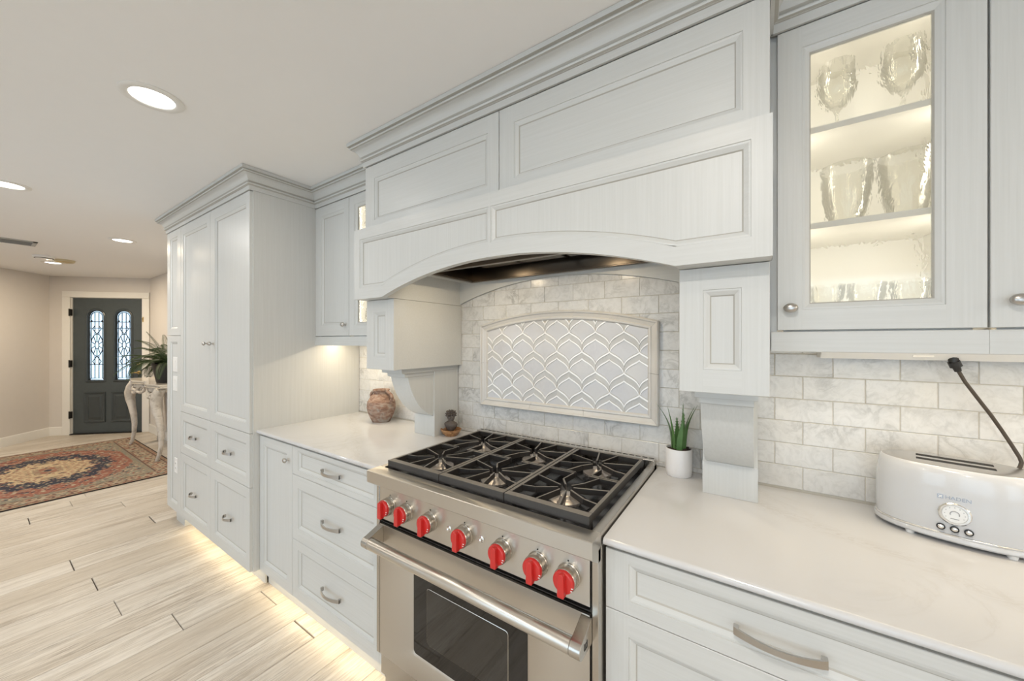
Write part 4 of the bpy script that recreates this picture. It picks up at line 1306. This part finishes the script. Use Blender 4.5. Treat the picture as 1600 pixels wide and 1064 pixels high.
pl = m.build('plug', M_BLACK, toast, smooth=40)
pts = [(1.249, -.0855, 1.352), (1.264, -.080, 1.319), (1.292, -.070, 1.271), (1.315, -.060, 1.233), (1.338, -.050, 1.191), (1.357, -.045, 1.152), (1.3690, -.045, 1.124), (1.3715, -.047, 1.112), (1.368, -.050, 1.100), (1.358, -.055, 1.085), (1.345, -.055, 1.05), (1.335, -.055, .98), (1.330, -.060, .935)]
m = MB(); m.tube(pts, .0042, 10); m.build('cord', M_CORD, toast)
strip = thing('power_strip', 'white angled power strip fixed under the wall cabinets above the toaster', 'power strip', (1.4, -.06, 1.38))
m = MB(); m.prism([(-.118, 1.4545), (-.118, 1.398), (-.085, 1.376), (-.012, 1.376), (-.012, 1.4545)], 'x', .962, 1.62); m.build('housing', M_WHITE, strip, bevel=.002)
m = MB(); m.box(1.16, 1.20, -.1065, -.1045, 1.385, 1.392); m.build('socket_cover', M_INT, strip, smooth=0)
led = thing('under_cabinet_light', 'slim under-cabinet light bar behind the light rail, right of the hood', 'lamp', (1.13, -.26, 1.45))
m = MB(); m.box(.88, 1.61, -.276, -.244, 1.4445, 1.4545); m.build('bar', M_WHITE, led)

# drinking glasses ---------------------------------------------------------------------
TUMB = [(.0, .002), (.026, .0), (.028, .004), (.036, .045), (.041, .09), (.0425, .125), (.0410, .125), (.039, .09), (.034, .045), (.025, .010), (.0, .009)]
WINE = [(.0, .0), (.034, .0), (.034, .002), (.010, .006), (.0045, .012), (.004, .065), (.008, .075), (.026, .090), (.040, .115), (.043, .140), (.040, .175), (.036, .205), (.0350, .205), (.039, .175), (.0415, .140), (.038, .115), (.024, .092), (.0, .082)]
GOB = [(.0, .0), (.030, .0), (.031, .003), (.012, .010), (.008, .018), (.012, .028), (.008, .036), (.014, .046), (.032, .060), (.038, .085), (.039, .115), (.0375, .115), (.0365, .085), (.030, .062), (.0, .052)]
SHAPES = {}
def glass(kind, prof, x, y, z, label, grp, cat='glass', s=1.0):
    key = (kind, s)
    if key not in SHAPES:
        m = MB(); m.lathe([(r * s, h * s) for r, h in prof], (0, 0, 0), 'z', 24, cap=False)
        o = m.build(kind, M_GLASS, smooth=50); SHAPES[key] = o; o.location = (x, y, z)
    else:
        o = SHAPES[key].copy(); COL.objects.link(o); o.location = (x, y, z)
    return tag(o, label, cat, grp)
T1, T2, T3 = 2.0152, 1.7532, 1.4712
glass('wine_glass', WINE, .985, -.20, T1, 'clear wine glass on the top shelf of the right glass cabinet, left one', 'wine glasses on the top shelf')
glass('wine_glass', WINE, 1.118, -.20, T1, 'clear wine glass on the top shelf of the right glass cabinet, right one', 'wine glasses on the top shelf')
glass('tumbler', TUMB, 1.005, -.20, T2, 'clear tumbler on the middle shelf of the right glass cabinet, left one', 'tumblers on the middle shelf', s=1.35)
glass('tumbler', TUMB, 1.125, -.20, T2, 'clear tumbler on the middle shelf of the right glass cabinet, right one', 'tumblers on the middle shelf', s=1.35)
for i, x in enumerate((.962, 1.045, 1.128)):
    glass('goblet', GOB, x, -.21, T3, 'short-stemmed goblet on the bottom of the right glass cabinet, %s of three' % ('first from the left', 'second', 'third')[i], 'goblets at the bottom of the glass cabinet', s=1.02)
glass('wine_glass', WINE, -1.12, -.18, T1, 'wine glass glimpsed on the top shelf of the left glass cabinet', 'glasses glimpsed in the left cabinet')
glass('goblet', GOB, -1.09, -.18, T3, 'goblet glimpsed at the bottom of the left glass cabinet', 'glasses glimpsed in the left cabinet', s=1.15)

# ------------------------------------------------------------------ ceiling fixtures
CLAB = ['large recessed ceiling light nearest the camera, over the kitchen floor', 'recessed ceiling light cut by the left picture edge', 'recessed ceiling light just left of the pantry cornice', 'recessed ceiling light by the smoke detectors near the front door']
for i, (x, y) in enumerate(CANS):
    lab = CLAB[i] if i < 4 else ('recessed ceiling light behind the camera, over the toaster side', 'recessed ceiling light behind the camera, in line with the clay urn', 'recessed ceiling light in the rear right corner of the kitchen', 'recessed ceiling light near the left rear window', 'recessed ceiling light at the foyer side of the rear wall', 'recessed ceiling light added unseen far to the right, first of the row along the kitchen wall', 'recessed ceiling light added unseen far to the right, second of the row along the kitchen wall', 'recessed ceiling light added unseen far to the right, first of the row near the windows', 'recessed ceiling light added unseen far to the right, second of the row near the windows', 'recessed ceiling light above the camera, in line with the large one over the kitchen floor')[i - 4]
    t = thing('recessed_light', lab, 'ceiling light', (x, y, CEIL), 'recessed ceiling lights')
    m = MB(); m.lathe([(.097, 0), (.097, .003), (.092, .006), (.072, .007), (.068, .004), (.066, -.006)], (x, y, CEIL), '-z', 40, cap=False); m.build('trim_ring', M_TRIM, t, smooth=40)
    m = MB(); m.lathe([(.0, .0015), (.067, .0015), (.067, -.0005), (.0, -.0005)], (x, y, CEIL), '-z', 36, cap=False); m.build('lamp_lens', M_LENS, t, smooth=0)
for x, y, lab in ((-6.02, -1.10, 'white smoke detector on the foyer ceiling, nearer the air vent'), (-6.17, -.935, 'yellowed smoke detector on the foyer ceiling, nearer the front door')):
    t = thing('smoke_detector', lab, 'smoke detector', (x, y, CEIL))
    m = MB(); m.lathe([(.085, 0), (.085, .012), (.078, .024), (.060, .033), (.0, .036)], (x, y, CEIL), '-z', 30, cap=False); m.build('housing', M_WHITE if x > -6.1 else plain('yellowed_plastic', (.58, .50, .33), .5), t, smooth=40)
    m = MB(); m.lathe([(.070, .022), (.074, .026), (.066, .031), (.062, .030)], (x, y, CEIL), '-z', 30, cap=False); m.build('vent_ring', M_SHADE if x > -6.1 else M_BRASS, t, smooth=0)
vent = thing('air_vent', 'grey slatted air vent in the ceiling at the left edge', 'vent', (-5.24, -1.52, CEIL))
m = MB(); vx0, vx1, vy0, vy1 = -5.38, -5.11, -1.86, -1.20
for a, b, c, d in ((vx0, vx1, vy0, vy0 + .03), (vx0, vx1, vy1 - .03, vy1), (vx0, vx0 + .03, vy0, vy1), (vx1 - .03, vx1, vy0, vy1)): m.box(a, b, c, d, CEIL - .008, CEIL)
m.build('frame', plain('grey_vent_paint', (.42, .43, .42), .5), vent, bevel=.002)
for k in range(9):
    x = vx0 + .045 + k * .0225
    m = MB(); m.prism([(x - .008, CEIL - .002), (x + .006, CEIL - .012), (x + .008, CEIL - .011), (x - .006, CEIL - .001)], 'y', vy0 + .03, vy1 - .03); m.build('slat', plain('grey_slat', (.36, .37, .37), .5) if k == 0 else bpy.data.materials['grey_slat'], vent, smooth=0)

# ------------------------------------------------------------------ front door
door = struct(bpy.data.objects.new('door_1', None)); COL.objects.link(door); door.location = dw(-.005, 0, 0); ORG[door] = Vector(dw(-.005, 0, 0))
door['label'] = 'charcoal front door with two arched leaded-glass lights in a white casing'
def dbuild(m, name, mat, parent=door, **k):
    m.xform(lambda p: dw(p[0], p[1], p[2])); return m.build(name, mat, parent, **k)
m = MB()
m.box(-.565, -.468, .0, .022, 0, 2.088); m.box(.458, .553, .0, .022, 0, 2.088); m.box(-.565, .553, .0, .022, 2.0885, 2.180)
m.box(-.468, -.462, -.12, .0, 0, 2.088); m.box(.452, .458, -.12, .0, 0, 2.088); m.box(-.468, .458, -.12, .0, 2.082, 2.088)
dbuild(m, 'casing', M_TRIM, bevel=.003)
DF, DBk = -.022, -.066       # door faces
LT = [(-.268, -.072), (.084, .284)]
m = MB()
def lite_top(x, a, b): 
    r = (b - a) / 2; c = (a + b) / 2
    return 1.895 - r + math.sqrt(max(0, r * r - (x - c) ** 2))
segs = [-.460]
for a, b in LT: segs += [a + (b - a) * i / 14 for i in range(15)]
segs.append(.450)
for a, b in zip(segs[:-1], segs[1:]):
    mid = (a + b) / 2; li = [l for l in LT if l[0] < mid < l[1]]
    if li:
        l = li[0]
        m.prism([(a, .82), (b, .82), (b, .012), (a, .012)][::-1], 'y', DBk, DF)
        m.prism([(a, lite_top(a, *l)), (b, lite_top(b, *l)), (b, 2.08), (a, 2.08)], 'y', DBk, DF)
    else: m.box(a, b, DBk, DF, .012, 2.08)
slab = dbuild(m, 'slab', M_DOOR, smooth=0)
M_DMOLD = plain('door_moulding_paint', (.044, .055, .060), .3, 0, .1)
for a, b in LT:
    r = (b - a) / 2; c = (a + b) / 2
    inner = [(a, .82)] + [(c - r * math.cos(PI * i / 16), 1.895 - r + r * math.sin(PI * i / 16)) for i in range(17)] + [(b, .82)]
    def grow(e): 
        rr_ = r + e
        return [(a - e, .82 - e)] + [(c - rr_ * math.cos(PI * i / 16), 1.895 - r + rr_ * math.sin(PI * i / 16)) for i in range(17)] + [(b + e, .82 - e)]
    m = MB(); lv = [(0, -.030), (.004, DF + .010), (.016, DF + .014), (.028, DF + .008), (.034, DF + .0005)]
    loops = [[(p[0], d, p[1]) for p in grow(e)] for e, d in lv]; n = len(inner)
    for L_, M_ in zip(loops[:-1], loops[1:]):
        for k in range(n): m.quad(L_[k], L_[(k + 1) % n], M_[(k + 1) % n], M_[k])
    dbuild(m, 'lite_moulding', M_DMOLD, slab, smooth=30)
    m = MB(); m.prism(inner, 'y', -.046, -.040); pane = dbuild(m, 'leaded_glass', M_DGLASS, slab, smooth=0)
    m = MB()
    yl = -.038
    def came(*pts, w=.0052): m.tube([(p[0], yl, p[1]) for p in pts], w, 6)
    q = .024
    came(*[(a + .002, .822)] + [(c - (r - .002) * math.cos(PI * i / 16), 1.895 - r + (r - .002) * math.sin(PI * i / 16)) for i in range(17)] + [(b - .002, .822), (a + .002, .822)], w=.007)
    ir = r - q
    came(*[(a + q, .85)] + [(c - ir * math.cos(PI * i / 12), 1.895 - r + ir * math.sin(PI * i / 12)) for i in range(13)] + [(b - q, .85), (a + q, .85)])
    for x in (c - .026, c + .026):
        came((x, .85), (x, 1.20)); came((x, 1.52), (x, 1.86))
    for z in (1.06, 1.62, 1.72): came((a, z), (b, z))
    came((a, .822), (a + q, .85)); came((b, .822), (b - q, .85))
    zc = 1.36
    came(*[(c + .078 * math.cos(t) * (r / .1), zc + .17 * math.sin(t)) for t in [2 * PI * i / 24 for i in range(25)]])
    came(*[(c + .026 * math.cos(t), zc + .055 * math.sin(t)) for t in [2 * PI * i / 16 for i in range(17)]])
    for k in range(10):
        t = 2 * PI * (k + .5) / 10
        came((c + .026 * math.cos(t), zc + .055 * math.sin(t)), (c + .078 * math.cos(t) * (r / .1), zc + .17 * math.sin(t)))
    came((c, zc + .17), (c - .055, zc + .25), (c - .026, zc + .30)); came((c, zc + .17), (c + .055, zc + .25), (c + .026, zc + .30))
    came((c, zc - .17), (c - .055, zc - .25), (c - .026, zc - .30)); came((c, zc - .17), (c + .055, zc - .25), (c + .026, zc - .30))
    for x in (a + .030, b - .030):
        m.box(x - .010, x + .010, yl - .003, yl + .003, 1.715, 1.745)
    dbuild(m, 'leading', M_LEAD, pane, smooth=40)
for a, b in ((-.325, -.042), (.027, .300)):
    m = MB()
    lv = [(0, DF + .0004), (.006, DF + .014), (.018, DF + .012), (.030, DF + .002), (.055, DF + .003), (.075, DF + .011)]
    loops = [[(a + e, d, .172 + e), (b - e, d, .172 + e), (b - e, d, .640 - e), (a + e, d, .640 - e)] for e, d in lv]
    for L_, M_ in zip(loops[:-1], loops[1:]):
        for k in range(4): m.quad(L_[k], L_[(k + 1) % 4], M_[(k + 1) % 4], M_[k])
    m.add(loops[-1], [(0, 1, 2, 3)])
    dbuild(m, 'raised_panel', M_DMOLD, slab, smooth=0)
for z in (1.857, 1.08, .304):
    m = MB(); m.box(-.478, -.452, -.004, .026, z - .05, z + .05); m.tube([(-.468, .028, z - .055), (-.468, .028, z + .055)], .008, 8); dbuild(m, 'hinge', M_BRONZE)
m = MB(); m.lathe([(.028, 0), (.028, .006), (.012, .010), (.010, .035)], (.395, .0, .0), 'z', 16); 
m.v = [(p[0], DF + p[2], .93 + p[1]) if True else p for p in [(v[0], v[1], v[2]) for v in m.v]]
m.tube([(.395, DF + .036, .93), (.35, DF + .040, .932), (.30, DF + .038, .922)], [.011, .009, .007], 8); dbuild(m, 'lever_handle', M_BRASS, slab)
m = MB(); m.lathe([(.026, 0), (.026, .008), (.012, .012), (.0, .013)], (.385, 0, 0), 'z', 16, cap=False); m.v = [(p[0], DF + p[2], 1.07 + p[1]) for p in m.v]; dbuild(m, 'deadbolt', M_BRASS, slab)
m = MB(); m.box(-.468, .458, -.13, .030, -.011, .014); dbuild(m, 'threshold', M_BRONZE, bevel=.003)
m = MB(); m.tube([(.475, .022, 1.78), (.475, .035, 1.775), (.475, .030, 1.74)], .006, 6); m.box(.468, .482, .022, .027, 1.72, 1.80); dbuild(m, 'door_latch', M_BRASS)

# ------------------------------------------------------------------ rug: woven pattern worked out per knot, mirrored in both directions
def make_rug():
    cx, cy, hx, hy = -5.64, -1.10, 1.21, .85
    NX, NY = 380, 268
    xs = np.linspace(-hx, hx, NX); ys = np.linspace(-hy, hy, NY)
    X, Y = np.meshgrid(xs, ys)
    AXm, AYm = np.abs(X), np.abs(Y)
    rng = np.random.RandomState(11)
    def noise(fx, fy, seed):
        r = np.random.RandomState(seed); out = np.zeros_like(X)
        for k in range(14):
            a = r.uniform(0, 2 * PI); p = r.uniform(0, 2 * PI); s = r.uniform(.6, 1.5)
            out += np.sin(AXm * fx * s * math.cos(a) + AYm * fy * s * math.sin(a) + p)
        return out / 4.0
    n1, n2, n3 = noise(95, 95, 1), noise(130, 130, 2), noise(60, 60, 3)
    navy, cream, red, rust, sage, tan, beige, brown, black = [np.array(c) for c in ((.018, .022, .045), (.55, .43, .27), (.24, .065, .045), (.30, .125, .085), (.235, .225, .175), (.33, .25, .165), (.42, .345, .25), (.12, .065, .05), (.015, .013, .014))]
    C = np.zeros(X.shape + (3,)); C[:] = rust
    def put(mask, col): C[mask] = col
    put(n1 > .55, beige); put(n2 > .75, red); put((n3 > .9) & (n2 < 0), navy)
    # field: corners sage, medallion
    d = np.maximum(AXm / (hx - .25), AYm / (hy - .20))
    corner = (AXm / .98) ** 1.7 + (AYm / .66) ** 1.7 + .06 * n1 > 1.0
    put(corner, sage); put(corner & (n2 > .35), beige); put(corner & (n1 > .8), navy); put(corner & (n2 < -.8), rust)
    rr_ = np.sqrt((AXm / .70) ** 2 + (AYm / .47) ** 2)
    ang = np.arctan2(AYm / .47, AXm / .70)
    lob = rr_ + .05 * np.cos(ang * 16) + .045 * n1
    ring = (lob < 1.0)
    put(ring, navy); put(ring & (n2 > .95), sage); put(ring & (n1 > 1.05), rust); put(ring & (n2 < -1.0), cream)
    inner = (rr_ + .05 * np.cos(ang * 12) + .05 * n3) < .70
    put(inner, cream); put(inner & (n1 > .5), tan); put(inner & (n2 > .6), rust); put(inner & (n3 < -.95), navy)
    star = rr_ + .03 * n2 < .22
    put(star, tan); put(star & (n1 > .2), rust); put(rr_ < .06, navy)
    # borders
    bx, by = hx - AXm, hy - AYm
    e = np.minimum(bx, by)
    def border(lo, hi, base, accents):
        mk = (e >= lo) & (e < hi); put(mk, base)
        for nn, th, col in accents: put(mk & (nn > th), col)
    border(.205, .25, sage, [(n2, .4, tan)])
    border(.195, .207, brown, [])
    border(.055, .195, beige, [(n1, .35, rust), (n2, .55, brown), (n3, .8, sage), (-n2, .7, tan)])
    border(.040, .055, brown, [])
    border(.012, .040, tan, [(n2, .3, rust)])
    border(-1, .012, black, [])
    C *= (1 + .12 * rng.randn(*X.shape))[..., None]
    C = np.clip(C * 1.0, 0, 1)
    verts = np.stack([X, Y, np.full_like(X, .009)], -1).reshape(-1, 3)
    idx = np.arange(NX * NY).reshape(NY, NX)
    faces = np.stack([idx[:-1, :-1], idx[:-1, 1:], idx[1:, 1:], idx[1:, :-1]], -1).reshape(-1, 4)
    me = bpy.data.meshes.new('rug')
    me.vertices.add(len(verts)); me.vertices.foreach_set('co', verts.ravel().astype(np.float32))
    me.loops.add(faces.size); me.loops.foreach_set('vertex_index', faces.ravel().astype(np.int32))
    me.polygons.add(len(faces)); me.polygons.foreach_set('loop_start', np.arange(0, faces.size, 4, dtype=np.int32)); me.polygons.foreach_set('loop_total', np.full(len(faces), 4, np.int32))
    me.update(); me.validate()
    at = me.color_attributes.new('weave', 'FLOAT_COLOR', 'POINT')
    at.data.foreach_set('color', np.concatenate([C.reshape(-1, 3), np.ones((NX * NY, 1))], 1).ravel().astype(np.float32))
    t = NT('rug_pile')
    a = t.node('ShaderNodeAttribute', attribute_name='weave')
    f = t.noise(t.coords(), 260, 2)
    t.col(t.mix(t.math('MULTIPLY', f, .25), a.outputs['Color'], (.10, .07, .05)))
    t.bump(f, .3, .002); t.set(Roughness=.95)
    me.materials.append(t.mat)
    rug = thing('rug', 'red and navy oriental rug with a cream medallion on the foyer floor', 'rug', (cx, cy, 0))
    o = bpy.data.objects.new('pile', me); COL.objects.link(o); o.parent = rug
    m = MB(); m.box(cx - hx - .004, cx + hx + .004, cy - hy - .004, cy + hy + .004, .0003, .0085)
    m.build('bound_edge', plain('rug_binding', (.02, .016, .016), .9), rug, smooth=0)
make_rug()

# ------------------------------------------------------------------ console table and fern
cons = thing('console_table', 'carved antique-white console table with curved legs and a stone top in the foyer', 'console table', (-5.66, -.19, 0))
CX0, CX1, CY0 = -6.36, -4.96, -.385
def front(x):
    u = (x - CX0) / (CX1 - CX0)
    return CY0 + .030 * math.cos(u * 2 * PI * 2) * (1 if .12 < u < .88 else .5) + .015
m = MB()
P = [(CX0 + (CX1 - CX0) * i / 40, front(CX0 + (CX1 - CX0) * i / 40)) for i in range(41)]
def slab_(e, z0, z1): m.prism([(x, y - e) for x, y in P] + [(CX1 + e * .5, -.02), (CX0 - e * .5, -.02)], 'z', z0, z1)
slab_(0, .892, .912); slab_(-.012, .880, .892); slab_(.004, .868, .880)
m.build('stone_top', M_TOP, cons, smooth=30, bevel=.004)
m = MB()
P2 = [(x, y + .035) for x, y in P[2:-2]]
m.prism(P2 + [(CX1 - .06, -.03), (CX0 + .06, -.03)], 'z', .815, .868)
m.build('apron', M_ANT, cons, smooth=30)
m = MB()
for s, x0 in ((1, CX0 + .10), (-1, CX1 - .10)):
    for (amp, zc, L, ph) in ((.038, .765, .52, 0), (.030, .745, .52, PI)):
        pts = []
        for i in range(25):
            q = i / 24; x = x0 + s * L * q
            pts.append((x, front(x) + .030, zc + amp * math.sin(q * PI * 3 + ph) + .06 * q * q))
        m.tube(pts, [.022 - .010 * abs(i / 24 - .3) for i in range(25)], 8)
    for (xx, zz, r) in ((.10, .755, .034), (.25, .785, .030), (.40, .80, .026)):
        m.tube([(x0 + s * (xx + r * math.cos(a)), front(x0) + .028, zz + r * math.sin(a)) for a in [2 * PI * i / 14 for i in range(13)]], .011, 7)
m.build('carved_scrollwork', M_ANT, cons)
for (lx, s, yy) in ((CX0 + .05, -1, CY0 + .055), (CX1 - .10, -1, CY0 + .055), (CX0 + .06, -1, -.07), (CX1 - .10, 1, -.07)):
    fy = -1 if yy < -.2 else 0
    m = MB()
    ctrl = [(0.05, .0, .86, .055), (.005, -.012, .80, .068), (-.030, -.022, .72, .070), (-.028, -.020, .64, .062), (.000, -.008, .54, .050), (.030, .004, .42, .042), (.045, .010, .30, .035), (.040, .006, .18, .029), (.015, -.004, .08, .025), (-.012, -.012, .030, .024), (-.026, -.016, .0, .020)]
    pts = []; rad = []
    for i in range(len(ctrl) - 1):
        for k in range(3):
            q = k / 3; a, b = ctrl[i], ctrl[i + 1]
            pts.append((lx + -s * (a[0] + (b[0] - a[0]) * q), yy + fy * -1 * (a[1] + (b[1] - a[1]) * q), a[2] + (b[2] - a[2]) * q)); rad.append((a[3] + (b[3] - a[3]) * q) * .80)
    a = ctrl[-1]; pts.append((lx - s * a[0], yy - fy * a[1], .0108 if yy < -.25 else .0006)); rad.append(a[3])
    m.tube(pts, rad, 12)
    m.build('leg', M_ANT, cons, smooth=60)
FX, FYf, FZ = -5.28, -.19, .912
fern = thing('potted_fern', 'dark green fern in a black planter on the console table', 'potted plant', (FX, FYf, FZ))
m = MB(); m.lathe([(.0, 0), (.115, 0), (.120, .01), (.155, .20), (.165, .235), (.158, .24), (.150, .22), (.0, .215)], (FX, FYf, FZ), 'z', 28, cap=False); m.build('planter', M_POTB, fern, smooth=40)
rf_ = random.Random(9)
def frond(az, el, L, droop):
    d = Vector((math.cos(az), math.sin(az), 0)); pts = []
    p = Vector((FX, FYf, FZ + .21)) + d * .03
    N = 18; e = el
    for i in range(N + 1):
        pts.append(p.copy())
        p = p + (d * math.cos(e) + Vector((0, 0, 1)) * math.sin(e)) * (L / N)
        if p.y > -.012: p.y = -.012
        if p.z < FZ + .06: p.z = FZ + .06
        e -= droop / N
    m = MB(); m.tube(pts, [.0035 * (1 - .7 * i / N) for i in range(N + 1)], 5)
    side = d.cross(Vector((0, 0, 1)))
    for i in range(2, N):
        t = (pts[min(i + 1, N)] - pts[i - 1]).normalized()
        for h in (0, .5):
            q = (i + h) / N; pp = pts[i].lerp(pts[min(i + 1, N)], h)
            ll = .060 * math.sin(PI * min(1, .18 + q * .80)) ** .8 * (L / .5) + .006
            for s in (-1, 1):
                tip = pp + side * s * ll * .85 + t * ll * .5 + Vector((0, 0, -.25 * ll))
                if tip.y > -.008: tip.y = -.008
                w = t * .0042
                md = pp.lerp(tip, .55) + Vector((0, 0, .004))
                m.add([pp, md - w, tip, md + w], [(0, 1, 2), (0, 2, 3)])
    m.build('frond', M_FERN, fern, smooth=0)
for k in range(32):
    az = rf_.uniform(PI * .80, PI * 2.15)
    frond(az, rf_.uniform(.55, 1.25), rf_.uniform(.38, .58), rf_.uniform(1.2, 2.3))
for az, el, L, dr in ((PI * 1.02, .95, .60, 2.0), (PI * 1.05, .55, .62, 1.7), (PI * 1.12, .30, .55, 1.4), (PI * .98, 1.30, .50, 1.5), (PI * 1.2, 1.2, .52, 1.6), (PI * 1.0, 1.45, .45, .8), (PI * 1.3, 1.42, .47, .6), (PI * 1.1, .1, .45, 1.3)):
    frond(az, el, L, dr)
